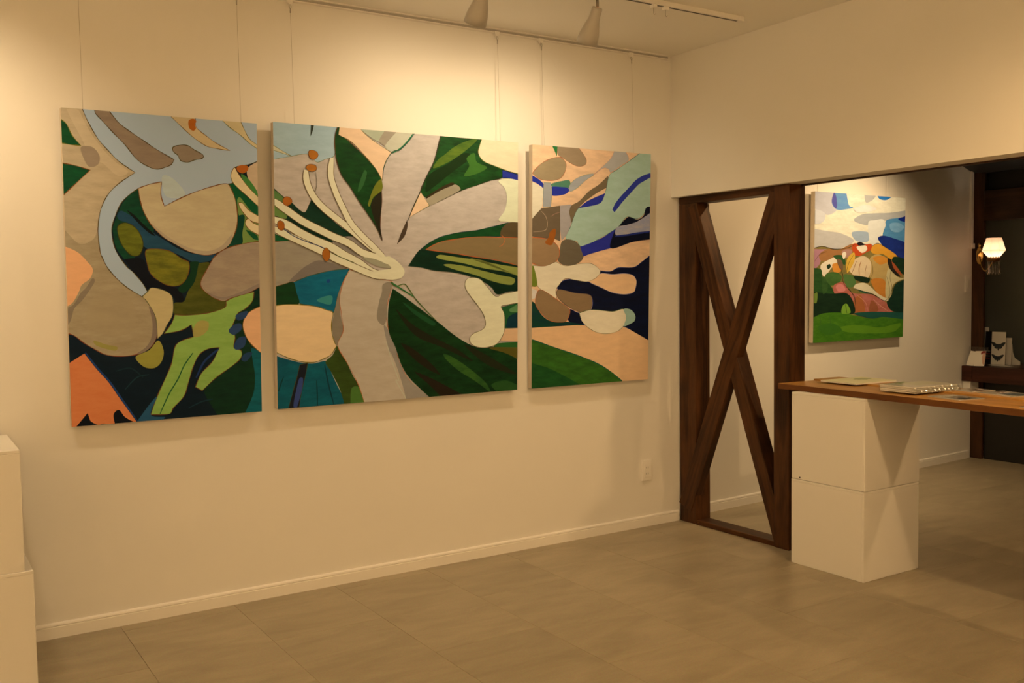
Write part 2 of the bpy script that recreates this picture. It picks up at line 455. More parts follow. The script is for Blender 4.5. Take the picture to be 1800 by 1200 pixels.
def smooth_curve(pts, closed=True, n=6):
    N = len(pts); out = []
    rng = range(N) if closed else range(N-1)
    for i in rng:
        p1, p2 = pts[i], pts[(i+1) % N]
        p0 = pts[(i-1) % N] if (closed or i > 0) else p1
        p3 = pts[(i+2) % N] if (closed or i < N-2) else p2
        def tan(a, b, c, sharp):
            if sharp: return (0.0, 0.0)
            return ((c[0]-a[0])*0.5, (c[1]-a[1])*0.5)
        d = math.hypot(p2[0]-p1[0], p2[1]-p1[1]) + 1e-6
        def lim(t):
            l = math.hypot(*t)
            return t if l <= 1.3*d else (t[0]*1.3*d/l, t[1]*1.3*d/l)
        t1 = lim(tan(p0, p1, p2, p1[2])); t2 = lim(tan(p1, p2, p3, p2[2]))
        if p1[2] and not p2[2]: t1 = ((p2[0]-p1[0])*0.8, (p2[1]-p1[1])*0.8)
        if p2[2] and not p1[2]: t2 = ((p2[0]-p1[0])*0.8, (p2[1]-p1[1])*0.8)
        m = 1 if (p1[2] and p2[2]) else n
        for k in range(m):
            s = k/m
            h1, h2, h3, h4 = 2*s**3-3*s*s+1, -2*s**3+3*s*s, s**3-2*s*s+s, s**3-s*s
            out.append((h1*p1[0]+h2*p2[0]+h3*t1[0]+h4*t2[0], h1*p1[1]+h2*p2[1]+h3*t1[1]+h4*t2[1]))
    if not closed: out.append(pts[-1][:2])
    return out

def clip_rect(poly, w, h):
    for ax, lim, sgn in ((0, 0, 1), (0, w, -1), (1, 0, 1), (1, h, -1)):
        res = []
        n = len(poly)
        for i in range(n):
            a, b = poly[i], poly[(i+1) % n]
            ia, ib = (a[ax]-lim)*sgn >= 0, (b[ax]-lim)*sgn >= 0
            if ia: res.append(a)
            if ia != ib:
                t = (lim-a[ax])/(b[ax]-a[ax])
                res.append((a[0]+(b[0]-a[0])*t, a[1]+(b[1]-a[1])*t))
        poly = res
        if len(poly) < 3: return []
    out = []
    for p in poly:
        if not out or math.hypot(p[0]-out[-1][0], p[1]-out[-1][1]) > 0.4: out.append(p)
    while len(out) > 2 and math.hypot(out[0][0]-out[-1][0], out[0][1]-out[-1][1]) < 0.4: out.pop()
    return out

def painted_surface(lines, w, h):
    """one mesh of flat paint areas, in millimetres on the canvas"""
    bm = bmesh.new()
    l1 = bm.loops.layers.float_color.new('pigment_one')
    l2 = bm.loops.layers.float_color.new('pigment_two')
    layer = [0]
    cx = w/2
    def face(poly, c1, c2):
        poly = clip_rect(poly, w, h)
        if len(poly) < 3: return
        y = -layer[0]*0.00003 - 0.0002
        try:
            f = bm.faces.new([bm.verts.new(((p[0]-cx)/1000, y, p[1]/1000)) for p in poly])
        except ValueError:
            return
        f.normal_update()
        if f.normal.y > 0: f.normal_flip()
        for lp in f.loops:
            lp[l1] = (*c1, 1); lp[l2] = (*c2, 1)
    def ribbon(pts, wid, c, taper=False, closed=False):
        n = len(pts)
        L, R = [], []
        for i, p in enumerate(pts):
            a = pts[(i-1) % n] if (closed or i > 0) else p
            b = pts[(i+1) % n] if (closed or i < n-1) else p
            dx, dy = b[0]-a[0], b[1]-a[1]
            d = math.hypot(dx, dy) + 1e-9
            ww = wid/2
            ww *= 0.75 + 0.4*math.sin(i*0.7) * (0.6 if not taper else 0)
            if taper and not closed:
                ww = wid/2*min(1.0, 0.62+0.6*min(i, n-1-i)/6)
            L.append((p[0]-dy/d*ww, p[1]+dx/d*ww)); R.append((p[0]+dy/d*ww, p[1]-dx/d*ww))
        m = n if closed else n-1
        for i in range(m):
            j = (i+1) % n
            q = (pts[i], pts[j])
            if all(p[0] <= 1 for p in q) or all(p[0] >= w-1 for p in q) or all(p[1] <= 1 for p in q) or all(p[1] >= h-1 for p in q): continue
            face([L[i], L[j], R[j], R[i]], c, c)
    def rgb(t): return tuple(float(v) for v in t.split(','))
    for ln in lines:
        if ln.startswith('base'):
            c = rgb(ln.split()[1]); face([(0, 0), (w, 0), (w, h), (0, h)], c, tuple(v*0.8 for v in c)); layer[0] += 1
            continue
        seg = ln.split('|'); hd = seg[0].split()
        P = srgb_pts(seg[1])
        if hd[0] == 'f':
            c = rgb(hd[1]); c2 = rgb(hd[2]) if hd[2] != '-' else tuple(v*0.90 for v in c)
            C = smooth_curve(P, True)
            face(C, c, c2); layer[0] += 1
            if seg[2] != '-':
                oc, ow = seg[2].split()
                ribbon(C, float(ow)*1.25, rgb(oc), closed=True); layer[0] += 1
        elif hd[0] == 's':
            ribbon(smooth_curve(P, False), float(hd[2]), rgb(hd[1]), taper=True); layer[0] += 1
        else:
            C = smooth_curve(P, False)
            if hd[3] != '-':
                ribbon(C, float(hd[2])+6, rgb(hd[3]), taper=True); layer[0] += 1
            ribbon(C, float(hd[2]), rgb(hd[1]), taper=True); layer[0] += 1
    return bm

PAINT = """
@P1
base 0.004,0.016,0.037
f 0.401,0.378,0.309 0.327,0.303,0.233|-5,1297! 76,1289! 99,1243 135,1176 172,1132 215,1088 276,1047! 213,1001 168,953 139,894 126,830 125,771 131,713 138,692 157,651 191,607 232,568 289,530 316,502 340,456 348,411 344,359 324,321 287,294 238,282 183,282 136,292 101,313 56,344 22,374 -12,388! -14,518! -5,1286!|0.224,0.057,0.032 3
f 0.534,0.504,0.420 0.432,0.399,0.322|-10,1303! 77,1295! 99,1243 135,1176 172,1132 215,1088 276,1047! 213,1001 168,953 139,894 126,830 108,771 54,748 7,794 -24,828!|-
f 0.245,0.220,0.216 -|316,489 341,453 349,411 344,359 324,321 293,295 262,289 300,316 322,353 329,405 324,450|-
f 0.246,0.229,0.210 -|2,489! 25,504 50,547 73,571 97,608 106,596 85,559 54,516 25,485 12,442 -6,406!|-
f 0.583,0.548,0.462 -|21,1285! 63,1286 88,1236 119,1181 161,1126 199,1087 248,1049 208,1030 149,1079 101,1094 81,1156 41,1239|-
f 0.329,0.295,0.266 -|70,1138 113,1141 139,1108 133,1073 100,1060 79,1093|-
f 0.386,0.359,0.281 -|113,545 184,556 243,517 266,446 240,383 168,367 86,402 70,465|-
f 0.326,0.344,0.121 -|96,351 143,333 184,322 178,306 143,314 102,332|-
f 0.840,0.519,0.331 -|-16,742! 26,725 53,707 84,672 73,683 96,655 99,633 86,605 56,581 44,553 20,510 -9,490! -17,610!|-
f 0.006,0.091,0.036 0.004,0.044,0.023|-6,1247! 19,1226 39,1182 70,1144! 33,1145 -9,1151!|0.174,0.192,0.033 3
f 0.005,0.106,0.042 0.004,0.054,0.029|-11,1072! 46,1063 102,1048! 50,995 -10,933!|0.212,0.072,0.023 3
f 0.005,0.079,0.045 0.004,0.040,0.029|181,813! 199,866 228,925 280,979 302,939 323,880 345,832 332,773 274,713 250,665 217,695 190,742|-
f 0.017,0.084,0.179 0.012,0.057,0.144|199,866! 216,887 255,867 299,832 344,797 390,767 436,737 490,715 556,706 611,709 574,681 507,676 448,706 389,725 325,728 297,749 287,784 254,831 209,848|-
f 0.004,0.010,0.014 -|241,887 266,873 305,832 350,788 327,796 288,832|-
f 0.161,0.202,0.023 0.080,0.111,0.015|200,819 226,837 259,828 287,796 300,749 285,707 256,701 229,725 207,766|0.046,0.048,0.011 3
f 0.004,0.008,0.018 -|223,688! 296,688 319,630 349,598 392,578 436,561 461,524 454,498 428,499 416,532 367,562 317,563 293,586 258,631|-
f 0.225,0.247,0.029 0.104,0.128,0.019|308,719 343,731 407,722 459,688 486,674 485,635 468,596 436,574 392,578 349,604 325,630 317,656|0.158,0.078,0.020 3
f 0.005,0.045,0.024 -|492,674 531,674 524,628 500,576 461,544 439,561 475,602 492,635|-
f 0.097,0.119,0.023 0.057,0.080,0.014|528,671! 573,674 560,641 539,595 535,569 564,538 610,511 649,499 636,476 576,455 478,448 421,453 419,499 460,505 480,550 510,595|-
f 0.006,0.045,0.026 0.004,0.026,0.021|810,570! 765,537 761,503 730,470 696,451 674,398 673,296 706,281 702,247 665,216 590,166 537,116 600,-10! 805,-8!|-
f 0.006,0.158,0.255 0.004,0.101,0.172|754,292 802,262! 805,-8! 715,-7! 758,86 766,168 757,237|-
f 0.004,0.106,0.043 -|660,1022! 691,1020 741,969 797,927! 798,769! 718,756 655,731 688,806 701,868 696,937|-
f 0.183,0.335,0.107 -|702,949 715,962 759,907 797,883! 795,772! 718,756 723,837 708,881|-
f 0.004,0.063,0.047 -|701,881! 733,881 722,806 718,756 655,731 687,800|-
f 0.007,0.108,0.047 -|738,819 783,800 795,775! 770,781|-
f 0.390,0.545,0.840 0.381,0.549,0.840|77,1298! 460,1308! 806,1299! 803,1127! 749,1106 692,1091 679,1054 682,1023 623,1012 567,995 477,958 390,911! 377,959 381,1014! 326,999 274,973 222,925 193,866 178,813 180,766 195,713 232,656 258,631 293,586 312,550! 289,530! 232,568 191,607 157,651 138,692 131,713 125,771 126,830 139,894 168,953 213,1001 276,1047! 215,1088 172,1132 135,1176 99,1243|0.086,0.066,0.019 3
f 0.478,0.648,0.840 -|384,1036 425,1032 477,973 447,948 394,959|-
f 0.291,0.257,0.235 0.243,0.210,0.203|125,1296! 179,1294! 219,1245 263,1213 313,1181 364,1148 435,1110! 423,1089 397,1075 362,1066 328,1075 283,1103 239,1159 196,1203 159,1244 130,1276|0.075,0.052,0.017 3
f 0.284,0.258,0.246 -|431,1161 457,1172 493,1173 522,1156 557,1137 552,1122 521,1114 491,1102 462,1108 451,1129 433,1143|0.076,0.063,0.022 3
f 0.590,0.536,0.396 -|422,1294! 528,1295! 531,1253 572,1220 614,1192 675,1163! 619,1168 571,1177 517,1210 471,1249|0.173,0.102,0.033 2.5
f 0.427,0.141,0.023 -|501,1281 519,1288 531,1280 526,1262 529,1247 518,1237 503,1245 498,1263|-
f 0.627,0.601,0.440 -|640,1294! 724,1293! 742,1254 763,1219 801,1193! 801,1177! 763,1200 720,1235 676,1263|0.144,0.142,0.032 2.5
f 0.557,0.547,0.431 0.485,0.459,0.367|286,982! 326,999 381,1014! 377,959 390,911! 477,958 567,995 654,1019 678,992 696,937 701,868 691,812 662,756 618,722 562,707 496,719 437,749 379,785 334,832 306,885 293,932|0.183,0.074,0.024 3.5
f 0.450,0.418,0.372 -|334,838 391,791 449,755 508,731 575,725 630,749 675,799 665,756 618,722 562,707 496,719 437,749 379,785|-
f 0.567,0.500,0.426 -|749,1088 803,1127! 801,968! 760,1026|-
f 0.059,0.255,0.069 -|720,1062 748,1050 786,1002 798,964! 747,1000|-
f 0.438,0.140,0.022 -|702,1092 724,1104 752,1100 750,1081 729,1068 708,1075|-
f 0.746,0.710,0.534 -|692,1091 676,1060 682,1029 710,999 753,963 800,920! 801,961! 760,1001 729,1037 704,1073|0.149,0.094,0.035 2.5
f 0.760,0.724,0.553 -|707,934 724,937 752,907 800,879! 799,848! 758,863 724,900|0.182,0.055,0.024 2.5
f 0.766,0.731,0.564 -|736,856 749,869 771,851 799,838! 799,795! 757,819 739,838|0.184,0.056,0.024 2.5
f 0.384,0.351,0.321 0.308,0.274,0.261|798,769! 744,762 668,743 618,718 586,688 587,687 560,641 536,595 539,562 577,528 629,505 677,522 738,538 803,570! 809,733!|0.190,0.078,0.033 3.5
f 0.278,0.253,0.262 -|539,575 571,541 630,523 704,542 797,584! 796,567! 738,538 677,522 630,510 577,528|-
f 0.282,0.539,0.158 0.233,0.461,0.123|421,450! 478,446 569,455 636,476 643,503! 676,520 769,544! 761,503 730,470 696,451 682,424 668,385 680,343 673,296 706,281 702,247 665,216 590,166 530,113! 501,132! 528,190 578,241 609,300! 560,296 520,271 493,219 472,154 452,96 406,47 387,22 311,25! 338,98 377,181 404,245 418,310 444,335 499,352! 490,405! 445,381 375,370! 408,415|0.153,0.063,0.031 3
f 0.397,0.404,0.151 -|500,391 523,420 562,415 561,382 535,357 499,352|-
s 0.009,0.114,0.052 5.0|494,282 455,228 428,171 388,107 349,25
s 0.015,0.046,0.204 9.0|505,172 539,237 579,274 606,293
f 0.330,0.359,0.089 -|259,279 312,302 350,342 371,299 363,254 335,226 297,228 267,253|-
f 0.557,0.531,0.343 -|312,550! 330,567 379,555 410,532 416,493 411,447 389,409 369,371 347,349! 345,417 334,463 304,515 292,530|0.108,0.133,0.085 2.5
f 0.840,0.564,0.388 -|812,485! 750,456 722,423 716,383 734,334 761,299 809,255!|0.237,0.136,0.046 3
f 0.025,0.069,0.227 -|685,441 736,458 729,430 695,417|-
f 0.026,0.070,0.233 -|651,372 674,398 705,403 708,376 674,354|-
f 0.026,0.071,0.241 -|673,303 694,339 728,341 720,301 686,286|-
f 0.018,0.060,0.178 -|706,240 720,267 754,272 747,252 726,232|-
f 0.020,0.107,0.274 -|252,-2! 313,77 338,98 311,25 371,10! 361,-2!|-
f 0.646,0.230,0.106 0.690,0.274,0.133|-16,254! 57,300! 99,237 145,177 185,110 252,1! 158,-10! 123,3 99,1 70,21 62,50 41,27 17,0! -18,-9!|-
s 0.015,0.056,0.262 7.0|61,303 105,237 151,177 191,110 255,4
f 0.004,0.008,0.018 -|17,0! 62,53! 77,-2!|-
f 0.004,0.008,0.018 -|162,38 184,56 207,24 243,-1! 167,-7!|-
s 0.011,0.047,0.073 5.0|210,140 260,189 309,198
s 0.009,0.039,0.069 6.0|470,41 523,64 575,73
s 0.008,0.032,0.054 6.0|176,220 236,229 284,187
@P2
base 0.537,0.541,0.592
f 0.375,0.578,0.809 0.322,0.514,0.735|-7,1315! 313,1310! 294,1244 296,1191 286,1163 248,1150 204,1133 173,1166 124,1163 81,1152 -9,1132!|0.125,0.198,0.073 2
f 0.026,0.036,0.026 -|178,1303! 194,1304! 186,1272 175,1247!|-
f 0.586,0.633,0.554 -|-6,1200! 33,1178 87,1152! 39,1164 -6,1176!|0.151,0.164,0.052 2
f 0.345,0.351,0.334 0.294,0.294,0.291|-11,765! 88,769 180,731 230,714 266,688 349,646! 280,637 218,624 151,607 97,590 45,575 -14,559!|0.158,0.080,0.031 3
f 0.214,0.212,0.233 -|111,631 158,663 219,682 335,646 280,637 218,624 151,607 64,583|-
f 0.006,0.044,0.031 0.004,0.028,0.019|-8,1010! 36,974 84,941 120,910 145,903 167,943 180,970! 214,921 270,875 334,828 386,799 366,787 308,774 269,765 231,776 169,802 119,825 59,865 -10,880!|0.038,0.050,0.037 2
f 0.104,0.248,0.090 -|-8,1004! 39,968 51,940 24,945 -9,967!|-
f 0.143,0.293,0.096 -|-9,935! 50,899 53,870 -10,886!|-
f 0.009,0.119,0.051 -|-11,808! 28,789 88,772 -11,768!|-
f 0.260,0.264,0.287 -|275,774 373,796 425,763 484,730 424,702 372,714|-
f 0.006,0.173,0.365 0.004,0.124,0.276|84,581! 151,607 218,624 287,637 360,642! 328,585 303,527 288,469 278,437! 223,457 162,475 109,486 93,537|0.039,0.094,0.059 3
f 0.040,0.302,0.381 -|196,497 237,515 272,514 264,476 223,483|-
f 0.012,0.075,0.374 -|245,592 262,593 260,579 248,578|-
f 0.007,0.057,0.021 0.005,0.036,0.017|-14,557! 38,572 84,581 97,537 109,483 50,480 -15,477!|-
f 0.261,0.259,0.242 -|281,436! 303,527 335,598 370,640 405,624 348,562 313,501 312,423 325,350 293,277! 276,313 269,379|-
f 0.840,0.717,0.524 -|-15,475! 50,480 129,476 196,466 243,450 274,437 267,392 268,340 280,300 290,277! 262,239 220,219 173,207 119,213 60,231 -11,266!|0.195,0.188,0.043 4
f 0.005,0.138,0.243 0.004,0.089,0.179|-12,249! 60,224 119,208 173,202 241,208 261,158 288,98 340,-5! 329,-17! -9,-15!|-
f 0.010,0.015,0.032 -|109,199! 146,205! 132,140 114,71 100,-11! 47,-13! 71,68 92,137|0.057,0.061,0.019 3
f 0.038,0.078,0.352 -|105,136 122,135 118,90 100,27 87,-4 74,10 88,79|-
s 0.004,0.044,0.073 6.0|189,121 191,59 191,-3
s 0.004,0.043,0.084 7.0|230,192 247,100 273,1
s 0.004,0.046,0.070 6.0|29,147 16,116 4,82
f 0.045,0.099,0.021 0.028,0.060,0.014|293,280! 331,219 373,131 411,69 439,-6! 329,-10! 302,77 261,158 234,205 269,236|-
f 0.072,0.205,0.048 -|365,73 411,69 436,-9! 357,-6!|-
f 0.529,0.536,0.548 0.468,0.466,0.467|363,640! 405,626 498,596 578,582 586,568 559,482 551,409 565,328 591,266 615,204 598,245 628,163 680,84 733,40 803,-11! 597,-19! 432,-9! 401,83 345,192 297,280 325,350 316,429 309,501 328,578|0.447,0.171,0.088 3
f 0.284,0.285,0.280 -|534,569 582,578 574,535 556,482 551,402 533,369 500,404 512,483 527,529|-
f 0.321,0.335,0.367 -|536,369 562,341 591,273 615,204 598,245 628,163 680,84 803,-11! 657,-10! 627,95 598,178 569,240 576,206 547,302|-
s 0.516,0.598,0.581 5.0|547,288 583,179 614,96 598,97 657,-6
f 0.007,0.050,0.015 0.004,0.026,0.010|586,545! 645,507 720,454 828,379 922,310 1019,253 1101,231 1185,231 1326,155! 1327,-14! 795,-10! 733,46 673,105 628,176 599,259 566,328 559,408 567,482|0.012,0.057,0.029 3
f 0.040,0.139,0.026 0.017,0.081,0.021|867,215 938,183 1035,118 1118,48 1151,-8! 1052,63 954,123 882,183|-
f 0.017,0.016,0.010 -|629,278 704,240 804,159 843,108 742,163 666,228|-
f 0.019,0.015,0.011 -|703,131 803,90 986,-7! 858,-11! 780,64|-
f 0.015,0.019,0.011 -|600,447 689,370 804,304 954,228 1035,167 859,247 704,315|-
f 0.011,0.083,0.032 -|637,480 720,431 820,373 804,359 705,417|-
f 0.017,0.024,0.012 -|986,255 1101,206 1227,135 1314,86! 1270,89 1118,148|-
f 0.021,0.093,0.025 -|1151,39 1236,55 1309,28! 1309,-5! 1185,-3!|-
f 0.013,0.090,0.020 0.007,0.037,0.011|855,1312! 1108,1313! 1077,1269 1069,1230 1100,1193 1161,1173 1220,1153 1212,1113 1138,1094 1062,1068 957,1031 789,955 775,987 740,1023 768,1087 811,1164 837,1248|0.026,0.023,0.012 3
f 0.102,0.190,0.024 0.049,0.123,0.019|869,1205 935,1254 1017,1291 1062,1294 987,1231 898,1175 811,1139 840,1185|-
f 0.008,0.032,0.009 -|790,1107 898,1169 987,1225 1032,1208 927,1132 818,1051 768,1024|-
f 0.044,0.165,0.029 -|1002,1200 1047,1228 1062,1184 1123,1161 1062,1126 987,1110 1017,1162|-
f 0.334,0.335,0.290 -|771,990 854,1034 927,1065 957,1057 963,1038 854,983 789,955|-
f 0.039,0.030,0.014 -|775,999 840,1040 913,1074 931,1066 854,1033 771,988|-
f 0.776,0.632,0.500 -|740,1020! 789,955! 676,893!|0.128,0.168,0.054 3
f 0.074,0.057,0.044 -|665,881! 668,853 651,802 609,761! 634,821|-
s 0.044,0.043,0.030 5.0|855,1302 837,1241 811,1164 768,1087 736,1017 700,947 669,877
f 0.800,0.717,0.600 -|1096,1312! 1326,1311! 1327,1137! 1247,1151 1161,1173 1100,1193 1071,1230 1079,1269|0.179,0.234,0.073 3
f 0.021,0.037,0.390 -|1216,1153! 1327,1132! 1327,1098! 1263,1112 1216,1113!|0.006,0.023,0.022 3
f 0.718,0.840,0.738 -|1192,1096 1255,1111 1327,1102! 1327,885! 1248,887 1193,895 1232,949 1243,1016 1228,1061|-
f 0.009,0.085,0.026 0.005,0.048,0.019|724,725 788,773 861,805 956,826 1062,840 1177,865 1255,883 1216,856 1208,816 1193,810 1062,805 927,790 839,773 767,738|0.011,0.024,0.103 2
f 0.097,0.080,0.047 -|1208,843 1255,883 1327,886! 1327,805! 1216,803|-
f 0.004,0.032,0.020 0.004,0.021,0.014|671,656! 731,734 767,738 839,728 956,716 1138,690 1328,657! 1325,660! 1326,526! 1252,524 1185,511 1151,547 1101,576 1019,605 923,626 821,634 752,648 672,658!|0.019,0.052,0.039 3
f 0.239,0.194,0.110 -|767,738! 839,773 927,790 1062,805 1327,805! 1328,657! 1201,684 1077,700 912,722|0.426,0.114,0.046 3.5
s 0.476,0.172,0.077 4.0|1212,816 1232,797 1220,770 1197,757
f 0.262,0.350,0.100 -|828,706 853,713 986,697 1107,684 1020,696 1185,667 1325,649! 1325,602! 1227,628 1101,646 979,671 860,689 829,697|-
f 0.242,0.333,0.095 -|868,661 899,667 987,657 1101,632 1201,610 1291,592 1274,559 1168,575 1052,611 939,637|-
f 0.016,0.117,0.046 -|1214,442! 1326,464! 1326,326! 1236,330 1234,387|0.007,0.040,0.027 2
f 0.111,0.307,0.145 -|1261,430 1308,454! 1313,414! 1270,415|-
f 0.004,0.040,0.076 -|1244,358 1261,394 1326,417! 1326,330! 1244,333|-
f 0.728,0.559,0.416 -|1236,330! 1326,329! 1326,257! 1206,267!|-
f 0.025,0.145,0.038 -|1185,253 1326,257! 1326,224! 1168,235|-
f 0.106,0.107,0.020 -|1135,233 1326,226! 1326,159! 1236,200|-
f 0.754,0.840,0.755 -|991,570 1003,591 1036,599 1085,587 1126,547 1176,500 1227,513 1326,528! 1326,464! 1253,455 1210,446 1227,409 1231,359 1223,301 1185,253 1135,237 1068,238 1027,260 1019,288 1044,312 1093,328 1114,356 1105,398 1077,442 1027,499 995,542|0.163,0.167,0.112 3
s 0.069,0.148,0.041 5.0|575,578 600,558 645,568 668,550 705,499 766,436 828,379
s 0.028,0.179,0.059 7.0|577,578 615,554 698,506
f 0.009,0.073,0.018 0.005,0.037,0.012|313,1313! 296,1268 293,1214 299,1155 323,1085 368,1027 407,969 452,909 499,843 532,776! 522,832 523,893 530,954 530,1016! 534,1040 527,1076 501,1118 455,1164 402,1209 351,1248 316,1269! 326,1305!|0.126,0.049,0.022 3
f 0.019,0.020,0.013 -|527,1015! 530,954 519,862 532,780! 499,856 473,940 493,984|-
f 0.164,0.216,0.025 -|527,1070 532,1022 486,983 466,940 458,952 493,1038|-
f 0.030,0.136,0.046 -|441,1109 454,1097 434,1036 407,1005 414,1047|-
f 0.765,0.618,0.495 -|319,1311! 413,1311! 455,1272 508,1240 582,1201! 562,1170 541,1120 534,1065! 501,1118 441,1181 377,1237 312,1266!|0.210,0.197,0.073 2.5
f 0.392,0.487,0.440 -|406,1311! 563,1310! 522,1253 482,1262|-
f 0.330,0.327,0.308 -|553,1309! 631,1309! 617,1277 549,1230! 518,1252|-
f 0.504,0.562,0.538 -|617,1308! 685,1312! 709,1308! 664,1249 622,1213 588,1199! 582,1205! 549,1230|-
s 0.010,0.163,0.073 6.0|702,1301 664,1255 629,1223 588,1199
s 0.036,0.085,0.073 4.0|534,1065 545,1138 579,1195 603,1212 622,1213 664,1249 709,1302
s 0.050,0.035,0.023 3.0|299,1161 323,1085 368,1027 407,969 452,909 499,843 532,776
s 0.127,0.137,0.100 2.5|180,970 202,1027 197,1091
v 0.724,0.785,0.708 28.9 0.128,0.099,0.054|151,1095 154,1042 183,979 233,925 308,870 373,823 471,748 538,703
v 0.722,0.783,0.707 27.5 0.128,0.099,0.054|278,1157 271,1077 297,995 335,918 373,853 438,788 538,703
v 0.729,0.795,0.714 31.6 0.129,0.101,0.055|-12,954 53,911 132,860 213,823 282,792 359,763 424,721 504,696 572,672
v 0.733,0.801,0.719 35.5 0.130,0.102,0.056|-13,868 59,841 119,807 193,773 269,744 333,708 406,672 477,626 549,609
v 0.735,0.805,0.722 29.5 0.131,0.103,0.056|-14,828 58,795 150,755 230,720 294,688 349,666 405,643 477,616 549,602
f 0.739,0.812,0.727 -|478,733 545,703 572,702 623,668 649,631 634,601 593,590 556,592 534,596 448,623 513,636 571,642 575,652|-
s 0.018,0.051,0.170 4.0|43,821 88,792 150,767 199,752 243,735
s 0.068,0.115,0.038 4.0|269,717 333,690 384,672
f 0.344,0.381,0.334 -|427,698 499,687 564,659 575,647 520,652 463,672|-
f 0.443,0.184,0.029 -|164,1177 179,1187 204,1179 210,1162 191,1144 170,1151|0.151,0.048,0.012 2
f 0.445,0.185,0.030 -|151,1109 169,1122 197,1118 202,1100 184,1089 160,1092|0.083,0.066,0.053 2
f 0.419,0.156,0.028 -|39,957 57,970 78,961 81,944 60,928 42,937|0.154,0.050,0.013 2
f 0.403,0.140,0.023 -|12,852 26,861 42,850 43,826 28,816 13,829|0.085,0.050,0.023 2
f 0.408,0.155,0.024 -|224,717 243,741 261,723 261,696 246,678 230,690|0.131,0.052,0.014 2
@P3
base 0.840,0.646,0.491
f 0.327,0.277,0.213 -|158,1301! 296,1305! 337,1267 358,1233 345,1209 300,1199 249,1214 205,1235 165,1255|0.347,0.120,0.061 2
f 0.027,0.206,0.066 -|122,1306! 162,1304! 158,1243! 144,1271|-
f 0.345,0.306,0.221 -|3,1150 49,1195 105,1225 169,1241 205,1229 220,1201 209,1159 177,1126 119,1114 56,1116 14,1136|0.398,0.152,0.088 3
f 0.021,0.042,0.490 -|-7,1138! 35,1120 70,1096 73,1071 35,1092 -7,1107!|-
f 0.806,0.840,0.797 -|-7,1104! 35,1089 70,1068 66,1019 59,967 -7,898!|-
f 0.091,0.285,0.220 -|123,1097 191,1115 242,1121 249,1092 235,1079 191,1083 134,1080|-
f 0.025,0.046,0.522 -|123,1079 191,1083 235,1079 239,1062 206,1043 127,1036|-
f 0.352,0.416,0.537 -|73,1102! 119,1102! 127,1056 120,975! 70,970! 70,1030|0.176,0.274,0.161 2
f 0.375,0.443,0.579 -|246,1097 293,1135 368,1160 413,1163 353,1127 294,1082 246,1062|0.252,0.326,0.210 2
f 0.433,0.486,0.588 -|553,1303! 632,1303! 656,1256 597,1219 527,1179 512,1196 473,1199 413,1163 405,1159 473,1211 527,1257|0.583,0.328,0.268 2
f 0.182,0.158,0.114 -|508,1160! 514,1100! 429,1060 354,1014 309,977 280,934 254,892 243,951 257,986 309,1012 376,1069 444,1108|-
f 0.392,0.622,0.663 0.341,0.562,0.569|743,1302! 833,1302! 838,999! 792,994 769,952 720,926 648,936 593,885 531,847 454,811 385,780 318,766 295,793 221,806 250,868 302,971 376,986 444,1006 490,1069 516,1160 566,1193 644,1240|0.037,0.119,0.160 2.5
f 0.025,0.042,0.452 -|309,974! 354,1008 414,1035 490,1063! 464,1013 414,993|-
v 0.027,0.049,0.440 31.6 -|549,966 592,1019 670,1090 733,1142 831,1185
f 0.390,0.413,0.511 -|181,983! 257,992! 243,951 254,892 229,832 192,793! 181,884|-
f 0.161,0.137,0.106 -|59,964! 181,983! 185,790! 142,804 84,805 -7,815! -7,901! 35,943|-
s 0.445,0.377,0.318 3.0|59,949 88,921 98,881 84,849 7,838
s 0.340,0.227,0.206 3.0|120,923 148,938 181,948
f 0.154,0.149,0.126 0.142,0.130,0.105|192,787 229,803 280,795 318,769 344,734 333,692 288,667 229,661 185,672 164,702 178,731|-
f 0.335,0.251,0.165 -|-7,809! 84,805 142,786 174,755 178,714 149,678 99,660 49,659 -7,676!|0.499,0.149,0.060 3.5
f 0.347,0.124,0.025 -|116,841 149,859 152,825 127,771 84,782 106,812|-
f 0.027,0.042,0.470 -|318,763! 454,808 562,863! 554,823 532,758! 416,732 341,711!|-
f 0.005,0.008,0.028 -|562,866! 593,885 656,936 720,923 769,946 792,994 838,999! 840,814! 690,795 532,758|-
f 0.422,0.449,0.578 0.274,0.343,0.634|566,866 593,882 656,893 728,914 838,974! 840,864! 713,845 641,834 570,832|-
s 0.015,0.033,0.256 10.0|562,826 649,834 729,846 831,858
f 0.004,0.007,0.026 0.004,0.009,0.046|455,632! 531,628 591,649 704,652 765,685 836,727! 848,216! 726,268 638,312 466,343 333,333 243,358 251,420 316,399 398,417 398,490 299,504 171,531 175,556 218,582 299,585 381,569 430,589|0.015,0.049,0.304 3
f 0.818,0.622,0.442 -|464,617 548,612 634,616 695,606 722,576 718,535 701,508 635,498 549,509 464,539 381,572 422,589|0.206,0.223,0.521 2.5
f 0.006,0.060,0.039 0.005,0.039,0.059|-8,474! 23,455 62,397 124,360 219,355 341,333 179,329 -8,327!|-
f 0.788,0.813,0.766 -|8,661! 85,658 155,681! 218,659 315,670 397,671 455,638 455,615 422,589 364,572 283,582 218,589 175,553 155,524 163,476! 108,505 42,544 23,595|0.141,0.149,0.117 2
f 0.178,0.278,0.042 -|-8,661! 11,654 34,557 -8,550!|-
f 0.718,0.758,0.840 -|-8,539! 31,525 31,493 -8,478!|-
f 0.283,0.214,0.138 -|34,518 69,528 163,476 243,426 251,400 227,358 179,353 116,364 62,403 23,455|0.432,0.132,0.059 3
f 0.267,0.206,0.138 -|163,498 175,531 283,511 381,500 406,470 390,411 349,400 284,416 211,453|0.113,0.091,0.117 2.5
